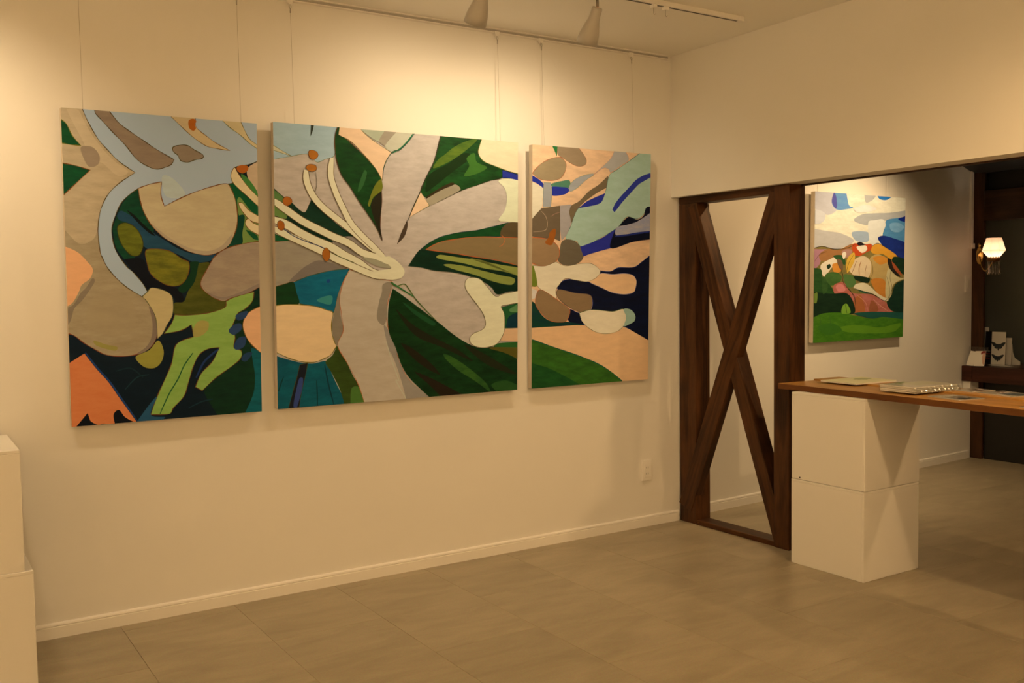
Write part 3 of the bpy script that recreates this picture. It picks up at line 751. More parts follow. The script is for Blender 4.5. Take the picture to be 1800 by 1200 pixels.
f 0.815,0.840,0.800 -|316,399! 382,414 448,413 550,402 628,414 650,373 637,325 586,289 500,278 424,294 358,332 329,366|0.068,0.148,0.060 3
f 0.337,0.571,0.610 -|630,412 680,410 716,378 712,344 672,325 633,317 651,366|-
f 0.799,0.596,0.411 -|-8,327! 179,330 341,329 424,287 500,274 586,285 638,308 726,272 848,213! 852,-22! 633,-6! 536,64 426,124 301,169 140,221 -8,265!|-
f 0.814,0.840,0.798 -|329,365 358,332 424,294 500,278 586,289 637,325 620,339 500,315 382,345|-
f 0.042,0.174,0.024 0.025,0.106,0.019|-8,268! 140,218 301,166 426,120 536,64 641,-10! -8,-14!|0.009,0.117,0.085 5
f 0.016,0.111,0.027 0.009,0.064,0.020|-8,140! 109,105 221,54 335,-5! -8,-11!|-
@P4
base 0.754,0.806,0.783
f 0.494,0.550,0.727 -|-15,1028! 206,1027! 199,947 237,902 144,865 69,885 -13,905!|-
f 0.130,0.314,0.661 0.102,0.262,0.677|206,1027! 340,1027! 371,942 420,926 352,912 237,905 180,952|-
f 0.086,0.098,0.469 -|203,1027! 232,982 233,911 180,955|-
f 0.027,0.194,0.699 -|696,1027! 894,1027! 811,994 728,998|-
f 0.419,0.465,0.541 -|545,1024! 686,1022! 647,987 567,967|-
f 0.379,0.436,0.533 -|432,845 530,883 670,895 856,905 1069,930! 1072,875! 901,852 734,841 612,808 472,822|-
f 0.459,0.503,0.600 -|-11,768! 146,756 298,742 436,697 320,649 186,636 -9,645!|-
f 0.316,0.444,0.680 -|415,756 594,760 615,712 576,688 456,698|-
f 0.077,0.275,0.603 0.057,0.213,0.544|817,849 964,872 1071,881! 1080,689! 906,720 779,733 798,800|-
f 0.006,0.024,0.300 -|964,866 1071,891! 1073,842! 986,852|-
f 0.660,0.742,0.840 -|601,831 672,845 775,854 808,813 758,751 708,690 637,677 604,748|-
f 0.011,0.035,0.298 0.008,0.023,0.207|718,720 779,739 906,723 1080,693! 1086,564! 954,595 825,643 761,678|-
f 0.263,0.208,0.077 0.136,0.138,0.045|-9,639! 92,652 224,636 378,649 496,681 637,665 719,678 825,643 954,595 1086,564! 1084,127! -11,147!|0.019,0.015,0.023 2.5
f 0.371,0.207,0.320 -|-9,633! 215,630 206,601 93,588 57,530 -7,490!|-
f 0.324,0.172,0.076 -|56,600 148,635 263,631 417,674 438,626 321,602 188,566 75,554|-
f 0.378,0.235,0.233 -|301,619 359,637 418,626 380,579 321,590|-
f 0.496,0.077,0.022 -|417,662 456,680 536,669 637,677 648,641 578,616 498,591 438,603|-
f 0.019,0.015,0.022 -|472,678 511,690 560,670 496,663|-
f 0.772,0.783,0.762 -|467,651 516,663 577,664 588,634 528,613|-
f 0.641,0.347,0.045 -|658,665 740,678 846,643 954,595 891,569 784,606 701,605 639,622|-
f 0.459,0.367,0.165 -|620,568 722,605 828,569 872,508 855,408 750,409 624,447|-
f 0.575,0.278,0.052 -|661,580 785,593 849,557 745,532|-
f 0.535,0.237,0.049 -|646,422 791,427 836,359 817,285 711,336|-
f 0.658,0.587,0.463 -|382,507 479,579 579,586 642,532 604,435 463,448|-
s 0.267,0.113,0.037 7.0|524,555 501,507 507,447
s 0.196,0.089,0.036 5.0|470,555 441,507 418,472
s 0.231,0.114,0.053 5.0|591,532 572,483 574,435
f 0.626,0.436,0.077 -|361,567 438,615 444,555 363,472|-
f 0.723,0.726,0.681 -|75,530 169,566 244,584 264,554 189,507 114,449 76,484|-
f 0.633,0.291,0.057 -|198,531 274,537 295,484 218,478|-
f 0.012,0.037,0.019 -|136,521 169,533 179,513 151,498|-
f 0.029,0.096,0.036 -|206,589 321,590 342,531 284,543|-
f 0.066,0.168,0.047 0.037,0.110,0.032|124,461 228,478 305,448 268,401 153,390|-
f 0.026,0.097,0.027 0.017,0.060,0.020|-7,507! 76,496 96,438 191,378 212,319 -14,322!|-
f 0.085,0.196,0.067 -|324,460 443,448 464,387 366,376|-
f 0.010,0.028,0.016 -|443,454 625,435 609,401 463,423|-
f 0.031,0.119,0.077 -|445,382 586,374 649,324 526,338|-
f 0.457,0.170,0.175 0.375,0.122,0.094|220,390 326,407 386,352 466,327 691,311 928,194 592,190 470,206 387,316 231,331|-
f 0.394,0.144,0.060 -|447,279 527,314 581,191 450,194|-
f 0.295,0.111,0.061 -|650,275 714,249 736,199 632,196|-
f 0.555,0.544,0.352 -|851,508 961,445 1059,432! 920,389 891,308 839,272 819,359|-
f 0.011,0.042,0.023 0.006,0.025,0.017|1086,570! 912,588 915,508 1092,445!|-
f 0.011,0.044,0.029 0.007,0.028,0.024|1070,426! 941,389 897,308 840,259 906,195 1082,172!|-
f 0.359,0.093,0.039 -|849,557 913,545 1025,457 959,476|-
f 0.020,0.019,0.017 -|838,569 880,569 915,508 1004,445 939,458 862,508|-
f 0.668,0.665,0.549 -|464,393 585,398 732,323 860,278 797,273 669,324 445,364|-
s 0.021,0.017,0.019 3.5|832,446 867,371 870,309 818,272 733,296 649,324 445,364
s 0.021,0.017,0.018 3.5|265,543 315,460 326,401 446,315 468,254
s 0.019,0.018,0.022 3.0|658,665 719,684 846,643
f 0.011,0.036,0.019 0.007,0.024,0.015|-14,346! 192,331 367,329 448,255 450,188 272,193 100,174 -12,159!|-
f 0.148,0.260,0.058 -|4,334! 38,339 33,275 2,270!|-
f 0.016,0.100,0.093 -|450,188 695,194 1082,178! 1084,120! 676,145|-
f 0.073,0.236,0.021 0.040,0.169,0.015|-21,165! 100,197 292,198 450,176 655,146 801,154 1084,127! 1091,-28! -18,-23!|-
f 0.110,0.309,0.025 -|294,96 492,107 762,80 1019,103 934,42 596,42 354,64|-
f 0.047,0.187,0.023 -|45,104 197,129 314,77 160,47|-
f 0.184,0.422,0.054 -|369,256 410,195 311,192 320,245|-
s 0.028,0.019,0.022 2.5|-9,639 92,652 224,634 378,649 466,678
s 0.089,0.050,0.036 3.0|1,548 56,597 130,618
f 0.164,0.112,0.073 -|245,566 303,555 314,496 275,507|-
f 0.738,0.744,0.745 -|302,602 330,619 350,602 322,566|-
s 0.042,0.026,0.025 3.0|96,449 134,396 116,367
f 0.043,0.123,0.038 0.024,0.080,0.025|86,438 124,437 150,367 98,332|-
f 0.608,0.237,0.271 -|239,384 307,395 347,353 269,342|-
s 0.022,0.040,0.041 3.0|386,364 447,303 469,230
s 0.621,0.340,0.273 4.0|486,315 579,264 612,202
s 0.626,0.364,0.306 4.0|671,287 756,239 853,196
s 0.030,0.026,0.025 3.0|883,495 875,433 900,358 860,284
f 0.183,0.407,0.768 0.128,0.328,0.683|860,826 965,835 1036,806 968,768 872,778|-
f 0.668,0.741,0.840 -|430,921 568,949 690,929 609,903 470,893|-
f 0.576,0.656,0.840 -|-8,894 107,875 89,818 -6,804|-
s 0.014,0.035,0.022 5.0|349,257 370,190
s 0.048,0.141,0.031 4.0|72,174 83,111
s 0.048,0.141,0.031 4.0|176,175 187,115
s 0.029,0.021,0.019 3.0|438,603 381,543 353,472
s 0.029,0.021,0.019 2.5|641,556 664,483 635,435
"""
canv = {}
for ln in PAINT.strip().splitlines():
    if ln.startswith('@'): cur = canv.setdefault(ln[1:], [])
    else: cur.append(ln)

def painting(key, w, h, loc, lean, rz, label, group=None):
    root = tag(empty('painting', loc, (lean, 0, rz)), label, 'painting', group)
    T = 0.034
    obj('canvas', bx(-w/2000, w/2000, 0.0, T, 0, h/1000, bevel=0.002, seg=2), M['canvas_edge'], root)
    obj('painted_face', painted_surface(canv[key], w, h), M['paint'], root)
    return root
LEAN = math.asin(0.0405/1.30)
G = 'flower triptych on the long white wall'
painting('P1', 795, 1290, ((-0.1239+0.6715)/2, -0.040, 0.8747), LEAN, 0, 'tall abstract painting with light blue top and salmon corner, leftmost of the triptych', G)
painting('P2', 1312, 1300, ((0.7466+2.0583)/2, -0.040, 0.8786), LEAN, 0, 'large square abstract painting of a grey lily with long cream stamens', G)
painting('P3', 819, 1297, ((2.1504+2.9696)/2, -0.040, 0.8785), LEAN, 0, 'tall abstract painting with mint leaf shape and black area beside the timber frame', G)
painting('P4', 1050, 1018, (5.023, 0.0615, 1.0225), math.radians(0.9), ANG, 'bright landscape painting of a mountain under clouds in the far room')

# ------------------------------------------------------------------ hanging wires
def hanger(x, ztop, zbot, yb, label, wy=0.0, rz=0.0):
    root = tag(empty('picture_wire', (x, wy, ztop)), label, 'wire', 'picture hanging wires')
    s = obj('slider', prism(bmesh.new(), [(-0.016, 0.0), (0.016, 0.0), (0.012, -0.016), (0.004, -0.024), (-0.004, -0.024), (-0.012, -0.016)], -0.024, -0.011, 'y'), M['trim'], root)
    h = bmesh.new()
    tube(h, [(0, -0.0175, -0.020), (0.004, -0.022, -0.028), (0.005, -0.024, -0.036), (0.002, -0.025, -0.044), (0, -0.025, -0.050)], 0.0016, 6)
    tube(h, [(0, -0.0175, -0.020), (-0.004, -0.022, -0.028), (-0.005, -0.024, -0.036), (-0.002, -0.025, -0.044), (0, -0.025, -0.050)], 0.0016, 6)
    tube(h, [(0, -0.025, -0.046), (0, -0.025, -0.064)], 0.0028, 8)
    obj('hook', h, M['steel'], root, smooth=True)
    obj('wire', tube(bmesh.new(), [(0, -0.025, -0.060), (0, yb, zbot-ztop)], 0.0009, 6), M['wire'], root)
    return root
WIRES = [(-0.035, 'thin hanging wire above the salmon-cornered painting, leftmost of the wires'),
         (0.615, 'thin hanging wire at the inner top of the blue-topped tall painting'),
         (0.862, 'thin hanging wire above the lily painting, next to the blue-topped one'),
         (1.977, 'thin hanging wire above the lily painting at its peach corner'),
         (2.255, 'thin hanging wire above the painting with the mint leaf, at its peach side'),
         (2.879, 'thin hanging wire at the top corner nearest the timber frame')]
for x, lab in WIRES:
    hanger(x, ZC-0.018, 2.10, -0.040, lab)
for x, lab in ((4.575, 'thin hanging wire above the mountain painting, beside the timber post'), (5.39, 'thin hanging wire above the mountain painting, on the dim side')):
    hanger(x, 2.58, 1.98, -0.022, lab, wy=wall_y(x)-0.001)

# ------------------------------------------------------------------ ceiling tracks with spotlights
def track(x0, x1, y, z, label, g='lighting tracks'):
    root = tag(empty('lighting_track', ((x0+x1)/2, y, z)), label, 'light track', g)
    hx = (x1-x0)/2
    obj('rail', prism(bmesh.new(), [(-0.018, 0), (-0.018, -0.022), (-0.006, -0.022), (-0.006, -0.006), (0.006, -0.006), (0.006, -0.022), (0.018, -0.022), (0.018, 0)], -hx, hx-0.035, 'x'), M['trim'], root)
    obj('slot', bx(-hx, hx-0.036, -0.0058, 0.0058, -0.0225, -0.0065), M['slot'], root)
    obj('end_cap', bx(hx-0.035, hx, -0.019, 0.019, -0.023, 0, bevel=0.003), M['trim'], root)
    return root

def spotlight(x, y, z, aim, power, cone, blend, label, g=None, neck=0.060, col=LAMP):
    """lamp head hanging from a track: adapter, stem, bottle-shaped shade, bulb"""
    root = tag(empty('track_spotlight', (x, y, z)), label, 'spotlight', g)
    obj('adapter', bx(-0.035, 0.035, -0.012, 0.012, -0.020, 0.0, bevel=0.003), M['slot'], root)
    obj('stem', tube(bmesh.new(), [(0, 0, -0.015), (0, 0, -neck)], 0.0065, 10), M['stem'], root, smooth=True)
    d = Vector(aim).normalized()
    q = d.to_track_quat('-Z', 'Y')
    prof = [(0.010, 0.0), (0.022, -0.002), (0.0245, -0.008), (0.0245, -0.030), (0.027, -0.055), (0.037, -0.090), (0.046, -0.125), (0.050, -0.165), (0.0485, -0.165), (0.0445, -0.125), (0.0355, -0.090), (0.0255, -0.055), (0.023, -0.030)]
    sh = obj('shade', lathe(bmesh.new(), prof, 40), M['lamp_white'], root, loc=(0, 0, -neck), smooth=True)
    sh.rotation_mode = 'QUATERNION'; sh.rotation_quaternion = q
    b = lathe(bmesh.new(), [(0.002, -0.135), (0.020, -0.136), (0.034, -0.128), (0.036, -0.115), (0.020, -0.070)], 24)
    bo = obj('bulb', b, M['bulb'], sh, smooth=True)
    ld = bpy.data.lights.new('spot_beam', 'SPOT')
    ld.energy = power; ld.color = col; ld.spot_size = math.radians(cone); ld.spot_blend = blend; ld.shadow_soft_size = 0.030
    lo = bpy.data.objects.new('spot_beam', ld); COL.objects.link(lo)
    lo.parent = sh; lo.location = (0, 0, -0.168)
    return root

TY = -0.82
track(-2.2, 2.955, TY+0.02, ZC, 'white lighting track with a black slot on the ceiling along the painting wall')
TZ = ZC - 0.022
spotlight(1.435, TY+0.02, TZ, (0.0, 0.56, -0.83), POWER['head_mid'], 160, 1.0, 'white spotlight cut by the top edge, aimed at the lily painting', 'white track spotlights', 0.055, HALO)
spotlight(2.030, TY+0.02, TZ, (0.0, 0.50, -0.86), POWER['head_right'], 166, 1.0, 'whole white bottle-shaped spotlight hanging on a grey stem from the ceiling', 'white track spotlights', 0.060, HALO)
spotlight(-0.62, TY+0.02, TZ, (-0.05, 0.52, -0.85), POWER['head_left'], 132, 1.0, 'white spotlight on the track out of view above the white boxes', 'white track spotlights', 0.060, HALO)

# two spare hooks hanging from the track
for x, lab in ((2.366, 'small spare hook on the lighting track, the one nearer the spotlights'), (2.441, 'small spare hook on the lighting track, the one nearer the track end')):
    root = tag(empty('track_hook', (x, TY+0.02, TZ)), lab, 'hook', 'spare hooks on the track')
    obj('slider', prism(bmesh.new(), [(-0.014, 0), (0.014, 0), (0.010, -0.014), (-0.010, -0.014)], -0.012, 0.012, 'y'), M['trim'], root)
    obj('hook', tube(bmesh.new(), [(0, 0, -0.012), (0, 0, -0.030), (0.001, 0, -0.040), (0.003, -0.002, -0.045), (0.007, -0.003, -0.044), (0.009, -0.003, -0.038)], 0.0014, 6), M['steel'], root, smooth=True)

# the second track further into the room, behind the picture
track(-1.6, 2.6, -3.05, ZC, 'white lighting track across the middle of the room ceiling')
spotlight(2.25, -3.05, TZ, (0.22, 0.2, -0.95), POWER['room_table'], 150, 0.8, 'white spotlight on the room track aimed at the table', 'white track spotlights')
spotlight(-0.9, -3.05, TZ, (-0.2, 0.35, -0.85), POWER['room_viewer'], 150, 0.8, 'white spotlight on the room track above the viewer', 'white track spotlights')
# unseen spotlights added to raise the ambient bounce off two walls
track(-2.3, 2.9, -5.10, ZC, 'added unseen lighting track for fill spotlights along the wall behind the viewer')
for x, lab in ((-0.8, 'added unseen fill spotlight washing the rear wall near the corner'), (1.6, 'added unseen fill spotlight washing the rear wall near the opening')):
    spotlight(x, -5.10, TZ, (0.0, -0.75, -0.66), POWER['rear_fill'], 140, 0.9, lab, 'white track spotlights')
for y, lab in ((-1.9, 'added unseen fill spotlight washing the side wall near the painting wall'), (-4.1, 'added unseen fill spotlight washing the side wall near the rear corner')):
    spotlight(-1.65, y, ZC-0.0005, (-0.75, 0.0, -0.66), POWER['side_fill'], 140, 0.9, lab, 'white track spotlights')
# far room lamps
track(3.7, 6.0, -0.95, 2.60, 'white lighting track on the dark far room ceiling by the picture wall')
spotlight(4.95, -0.95, 2.578, (0.02, 0.62, -0.78), POWER['far_picture'], 108, 0.8, 'white spotlight in the far room aimed at the mountain painting', 'white track spotlights', 0.060, (1.0, 0.69, 0.365))
spotlight(3.95, -0.95, 2.578, (-0.05, 0.70, -0.72), POWER['far_near'], 130, 0.9, 'white spotlight in the far room aimed at the wall behind the timber frame', 'white track spotlights')
track(4.2, 6.0, -2.70, 2.60, 'white lighting track on the dark far room ceiling by the table')
spotlight(4.38, -2.70, 2.578, (-0.30, 0.2, -0.93), POWER['far_room'], 150, 0.8, 'white spotlight in the far room above the table', 'white track spotlights')

# ------------------------------------------------------------------ white boxes used as pedestals
def white_box(cx, cy, z0, w, d, h, rz, label, g):
    root = tag(empty('white_box', (cx, cy, z0), (0, 0, rz)), label, 'display box', g)
    t = 0.012
    # six boards so that the panel joints show at the corners
    p = lambda *a: obj('panel', bx(*a, bevel=0.0018, seg=1), M['box'], root)
    p(-w/2, -w/2+t, -d/2+t, d/2-t, 0.0, h-t)
    p(w/2-t, w/2, -d/2+t, d/2-t, 0.0, h-t)
    p(-w/2, w/2, -d/2, -d/2+t, 0.0, h-t)
    p(-w/2, w/2, d/2-t, d/2, 0.0, h-t)
    p(-w/2, w/2, -d/2, d/2, h-t, h)
    return root
BX, BY = (3.090+3.5124)/2, -(1.0051+1.4402)/2
g = 'stacked white boxes under the wooden table'
white_box(BX, BY, 0.0, 0.424, 0.436, 0.433, 0, 'lower white box standing on the floor under the wooden table', g)
ub = white_box(BX+0.0015, BY-0.001, 0.4350, 0.424, 0.436, 0.4400, math.radians(0.25), 'upper white box carrying the wooden table', g)
obj('nail_hole', lathe(bmesh.new(), [(0.0005, 0), (0.004, 0.0), (0.004, 0.002), (0.0005, 0.0025)], 10), M['black'], ub, loc=(-0.2122, 0.165, 0.010), rot=(0, -math.pi/2, 0))
g = 'white boxes under the far end of the table'
white_box(3.19, -2.66, 0.0, 0.424, 0.436, 0.433, math.radians(-4), 'white box on the floor under the unseen end of the table', g)
white_box(3.19, -2.66, 0.4335, 0.424, 0.436, 0.4415, math.radians(-4), 'white box carrying the unseen end of the table', g)
g = 'stacked white boxes against the painting wall'
white_box(-0.335-0.225, -0.53+0.225, 0.0, 0.45, 0.45, 0.432, 0, 'lower white box against the wall below the triptych, cut by the frame', g)
white_box(-0.362-0.215, -0.526+0.228, 0.4325, 0.430, 0.456, 0.4365, 0, 'upper white box against the wall below the triptych, cut by the frame', g)

# ------------------------------------------------------------------ wooden table boards
RZ = math.radians(-4.0)
TOPZ = 0.905
TB0 = Vector((3.148, -0.866, 0))
tdir = Vector((math.sin(RZ), -math.cos(RZ), 0))       # along the boards, toward the viewer's right
tper = Vector((math.cos(RZ), math.sin(RZ), 0))
def board(name, origin, w, ln, z0, z1, label):
    bm = bx(0, w, -ln, 0, z0, z1, bevel=0.0025, seg=2)
    o = tag(obj(name, bm, M['board'], loc=origin, rot=(0, 0, RZ)), label, 'table', 'boards laid on the white boxes')
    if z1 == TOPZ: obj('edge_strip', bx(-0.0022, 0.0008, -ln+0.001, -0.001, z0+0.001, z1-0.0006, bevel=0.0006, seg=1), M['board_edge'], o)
    return o
board('table_board', (3.148, -0.866, 0), 0.255, 2.05, 0.8755, TOPZ, 'long front wooden table board with a thick edge, laid on the white boxes')
board('table_board', (3.148+0.2565, -0.8664-0.016, 0), 0.190, 2.05, 0.8755, TOPZ+0.008, 'slightly higher wooden board laid behind the front table board')

# ------------------------------------------------------------------ papers on the table
def quad_sheet(c, w, d, rz, z0, th, mat, name, parent=None, wob=0.0):
    bm = bx(-w/2, w/2, -d/2, d/2, 0, th)
    return obj(name, bm, M[mat], parent, loc=(c[0], c[1], z0), rot=(0, 0, rz))
ZT2 = TOPZ + 0.008
# pad of pale printed sheets
pad = tag(empty('print_pad', (3.452, -1.130, ZT2), (0, 0, RZ)), 'pale yellow-green printed sheet lying nearest the dark timber post', 'paper', 'papers on the table')
quad_sheet((0, 0), 0.300, 0.228, 0, 0.0, 0.006, 'paper', 'backing', pad)
quad_sheet((0.002, 0), 0.298, 0.226, math.radians(0.6), 0.0062, 0.0015, 'paper_green', 'cover', pad)
bm = bmesh.new()
n = 22
vs_ = [bm.verts.new((0.055*math.cos(2*math.pi*i/n)*(1+0.25*math.sin(3*i)), 0.035*math.sin(2*math.pi*i/n)*(1+0.2*math.cos(2*i)), 0)) for i in range(n)]
bm.faces.new(vs_)
obj('printed_mark', bm, M['print_green'], pad, loc=(0.06, 0.03, 0.0081))
# stack of prints in clear sleeves
heights = [0.0070, 0.0085, 0.0070, 0.0075]
z = ZT2
names = ['bottom', 'second from the bottom', 'second from the top', 'top']
for i, hgt in enumerate(heights):
    dx, dy, dr = (random.uniform(-0.003, 0.003), random.uniform(-0.003, 0.003), random.uniform(-0.012, 0.012))
    pk = tag(empty('sleeved_print', (3.318+dx, -1.572+dy, z), (0, 0, RZ+dr)), 'white print in a shiny clear sleeve, %s of the stack' % names[i], 'print', 'stack of sleeved prints')
    quad_sheet((0, 0.004), 0.304, 0.190, 0, 0.0006, hgt-0.0016, 'paper', 'print', pk)
    s = bmesh.new()
    # sleeve: a slightly larger skin whose open end bulges
    w2, d2 = 0.156, 0.105
    # the open end bulges in a rounded, rippled fold that catches the lamps
    nx = 72
    cols = []
    for i2 in range(nx+1):
        x = -w2 + 2*w2*i2/nx
        wv = 0.0016*math.sin(i2*0.9+i)+0.0018*math.sin(i2*0.31+2*i)
        ring = [(x, d2, 0.0004), (x, d2, hgt-0.0003), (x, -d2+0.014, hgt-0.0003), (x, -d2+0.004+wv, hgt-0.0004), (x, -d2-0.0003+wv, hgt*0.25), (x, -d2+0.012, 0.0004)]
        cols.append([s.verts.new(p) for p in ring])
    for A, B_ in zip(cols, cols[1:]):
        for k2 in range(len(A)-1):
            s.faces.new((A[k2], A[k2+1], B_[k2+1], B_[k2]))
    bmesh.ops.recalc_face_normals(s, faces=s.faces)
    obj('sleeve', s, M['sleeve'], pk)
    if i == 3:
        quad_sheet((0.03, 0.02), 0.18, 0.12, 0.0, hgt-0.0009, 0.0003, 'paper_green', 'printed_panel', pk)
        quad_sheet((-0.01, 0.09), 0.10, 0.03, 0.3, hgt-0.0009, 0.0004, 'print_green', 'printed_mark', pk)
    z += hgt
def card(c, w, d, rz, z0, prints, label):
    k = tag(empty('sleeved_card', (c[0], c[1], z0), (0, 0, rz)), label, 'card', 'loose cards on the table')
    quad_sheet((0, 0), w, d, 0, 0.0003, 0.0022, 'paper_grey', 'card', k)
    for (px, py, pw, pd, pr, mt) in prints:
        quad_sheet((px, py), pw, pd, pr, 0.0025, 0.0002, mt, 'printed_area', k)
    s = bmesh.new()
    N = 10
    for i in range(N+1):
        for j in range(N+1):
            u, v = i/N-0.5, j/N-0.5
            zz = 0.0032 + 0.0035*(0.5+0.5*math.sin(9*u+4*v+w*40))*(0.5+0.5*math.cos(7*v-3*u))*(1 if 0 < i < N and 0 < j < N else 0.15)
            s.verts.new((u*(w+0.012), v*(d+0.012), zz))
    s.verts.ensure_lookup_table()
    for i in range(N):
        for j in range(N):
            a = i*(N+1)+j
            s.faces.new((s.verts[a], s.verts[a+N+1], s.verts[a+N+2], s.verts[a+1]))
    obj('sleeve', s, M['sleeve'], k, smooth=True)
    return k
card((3.226, -1.815), 0.148, 0.180, RZ-0.14, TOPZ, [(0.0, -0.02, 0.10, 0.10, 0.1, 'ink_grey'), (-0.02, -0.055, 0.06, 0.05, 0.3, 'ink_brown')], 'sleeved card with a grey print lying closest to the front table edge')
card((3.483, -1.735), 0.150, 0.120, RZ-0.10, ZT2, [(0.02, -0.01, 0.06, 0.05, 0.4, 'ink_brown'), (0.03, 0.03, 0.05, 0.03, 0.2, 'ink_grey')], 'sleeved card with a small brown print on the back board')
card((3.455, -1.915), 0.150, 0.195, RZ-0.20, ZT2, [(0.01, -0.03, 0.09, 0.10, 0.2, 'ink_blue'), (0.02, 0.06, 0.04, 0.04, 0.5, 'ink_brown')], 'sleeved card with a blue-grey print on the back board')
card((3.16, -2.260), 0.130, 0.170, RZ, TOPZ, [(0.0, 0.0, 0.08, 0.10, 0.0, 'ink_grey')], 'card cut by the frame edge at the front of the table')

# ------------------------------------------------------------------ wall outlet and switch
def outlet(loc, rz, w, h, label, kind):
    root = tag(empty('power_outlet' if kind == 'socket' else 'light_switch', loc, (0, 0, rz)), label, 'outlet' if kind == 'socket' else 'switch')
    obj('plate', bx(-w/2, w/2, -0.010, 0.0, -h/2, h/2, bevel=0.003), M['trim'], root)
    f = obj('insert', bx(-w*0.30, w*0.30, -0.0118, -0.0095, -h*0.34, h*0.34, bevel=0.0012, seg=1), M['trim'], root)
    if kind == 'socket':
        for sz in (-0.018, 0.018):
            for sx in (-0.007, 0.007):
                obj('slot', bx(sx-0.0013, sx+0.0013, -0.0122, -0.0115, sz-0.005, sz+0.005), M['ink_dark'], f)
    else:
        obj('rocker', bx(-w*0.2, w*0.2, -0.0145, -0.0115, -h*0.22, h*0.22, bevel=0.001, seg=1), M['paper'], f)
outlet((2.987, 0, 0.334), 0, 0.074, 0.122, 'white double wall socket low on the wall beside the timber frame', 'socket')
outlet((6.512, wall_y(6.512), 1.408), ANG, 0.080, 0.140, 'white wall switch on the far wall below the sconce', 'switch')
cd = tag(empty('cable_cover', (6.553, wall_y(6.553), 1.70), (0, 0, ANG)), 'narrow white cable cover running down the far wall corner', 'cable cover')
obj('cover', bx(-0.020, 0.016, -0.018, 0, 0, 0.60, bevel=0.003), M['trim'], cd)
obj('end_cap', bx(-0.024, 0.030, -0.024, 0, -0.012, 0.03, bevel=0.004), M['trim'], cd)

# ------------------------------------------------------------------ wall sconce on the dark post
LX, LY = 6.43, -0.085
sc = tag(empty('brass_sconce', (XE, 0.118, 1.63)), 'lit brass wall sconce with faceted frosted glass shade and hanging crystal drops', 'wall lamp')
def S_(x, y, z): return (x-XE, y-0.118, z-1.63)
bm = lathe(bmesh.new(), [(0.001, 0.030), (0.012, 0.028), (0.016, 0.022), (0.030, 0.016), (0.040, 0.010), (0.046, 0.010), (0.048, 0.0), (0.001, 0.0)], 28)
bmesh.ops.scale(bm, vec=(1.5, 0.62, 1.0), verts=bm.verts)
obj('backplate', bm, M['brass'], sc, rot=(0, -math.pi/2, 0), smooth=True)
bm = lathe(bmesh.new(), [(0.001, 0.020), (0.010, 0.018), (0.016, 0.010), (0.017, 0.0), (0.001, 0.0)], 16)
bmesh.ops.scale(bm, vec=(1.35, 0.9, 1.0), verts=bm.verts)
obj('rosette', bm, M['brass'], sc, loc=(0, 0, 0.082), rot=(0, -math.pi/2, 0), smooth=True)
arm_pts = []
for i in range(15):
    t = i/14
    arm_pts.append(S_(XE-0.015-(XE-0.015-LX)*(t**0.8), 0.112+(LY-0.112)*t, 1.625 - 0.105*math.sin(math.pi*min(1, t*1.0)**0.9) - 0.03*t))
obj('arm', tube(bmesh.new(), arm_pts, 0.0055, 10), M['brass'], sc, smooth=True)
bm = lathe(bmesh.new(), [(0.004, 1.565), (0.018, 1.572), (0.040, 1.578), (0.047, 1.584), (0.050, 1.592), (0.044, 1.600), (0.040, 1.606), (0.036, 1.600), (0.034, 1.590), (0.004, 1.588)], 32)
gal = obj('gallery', bm, M['brass_dark'], sc, loc=S_(LX, LY, 0), smooth=True)
for i in range(14):
    a = 2*math.pi*i/14
    t = bmesh.new(); prism(t, [(-0.008, 0), (0.008, 0), (0, 0.016)], -0.001, 0.001, 'y')
    obj('petal', t, M['brass_dark'], gal, loc=(0.041*math.cos(a), 0.041*math.sin(a), 1.600), rot=(0, 0, a+math.pi/2))
# faceted shade: eight flat sides, open top
prof = [(0.038, 1.604), (0.086, 1.660), (0.056, 1.757)]
bm = lathe(bmesh.new(), prof + [(0.0535, 1.757), (0.0825, 1.661), (0.036, 1.607)], 8)
obj('shade', bm, M['shade_glass'], sc, loc=S_(LX, LY, 0), rot=(0, 0, 0.25))
bb = lathe(bmesh.new(), [(0.001, 1.640), (0.010, 1.637), (0.015, 1.628), (0.014, 1.618), (0.010, 1.608), (0.008, 1.598)], 20)
obj('bulb', bb, M['bulb'], sc, loc=S_(LX, LY, 0), smooth=True)
ld = bpy.data.lights.new('sconce_glow', 'POINT'); ld.energy = POWER['sconce']; ld.color = (1.0, 0.78, 0.52); ld.shadow_soft_size = 0.012
lo = bpy.data.objects.new('sconce_glow', ld); COL.objects.link(lo); lo.parent = sc; lo.location = S_(LX, LY, 1.656)
for i in range(6):
    a = 2*math.pi*(i+0.3)/6
    dr = lathe(bmesh.new(), [(0.0008, 0.0), (0.003, -0.004), (0.003, -0.012), (0.0012, -0.016), (0.004, -0.020), (0.0075, -0.075), (0.0085, -0.090), (0.0012, -0.106)], 6)
    obj('crystal_drop', dr, M['crystal'], sc, loc=S_(LX+0.043*math.cos(a), LY+0.043*math.sin(a), 1.580))

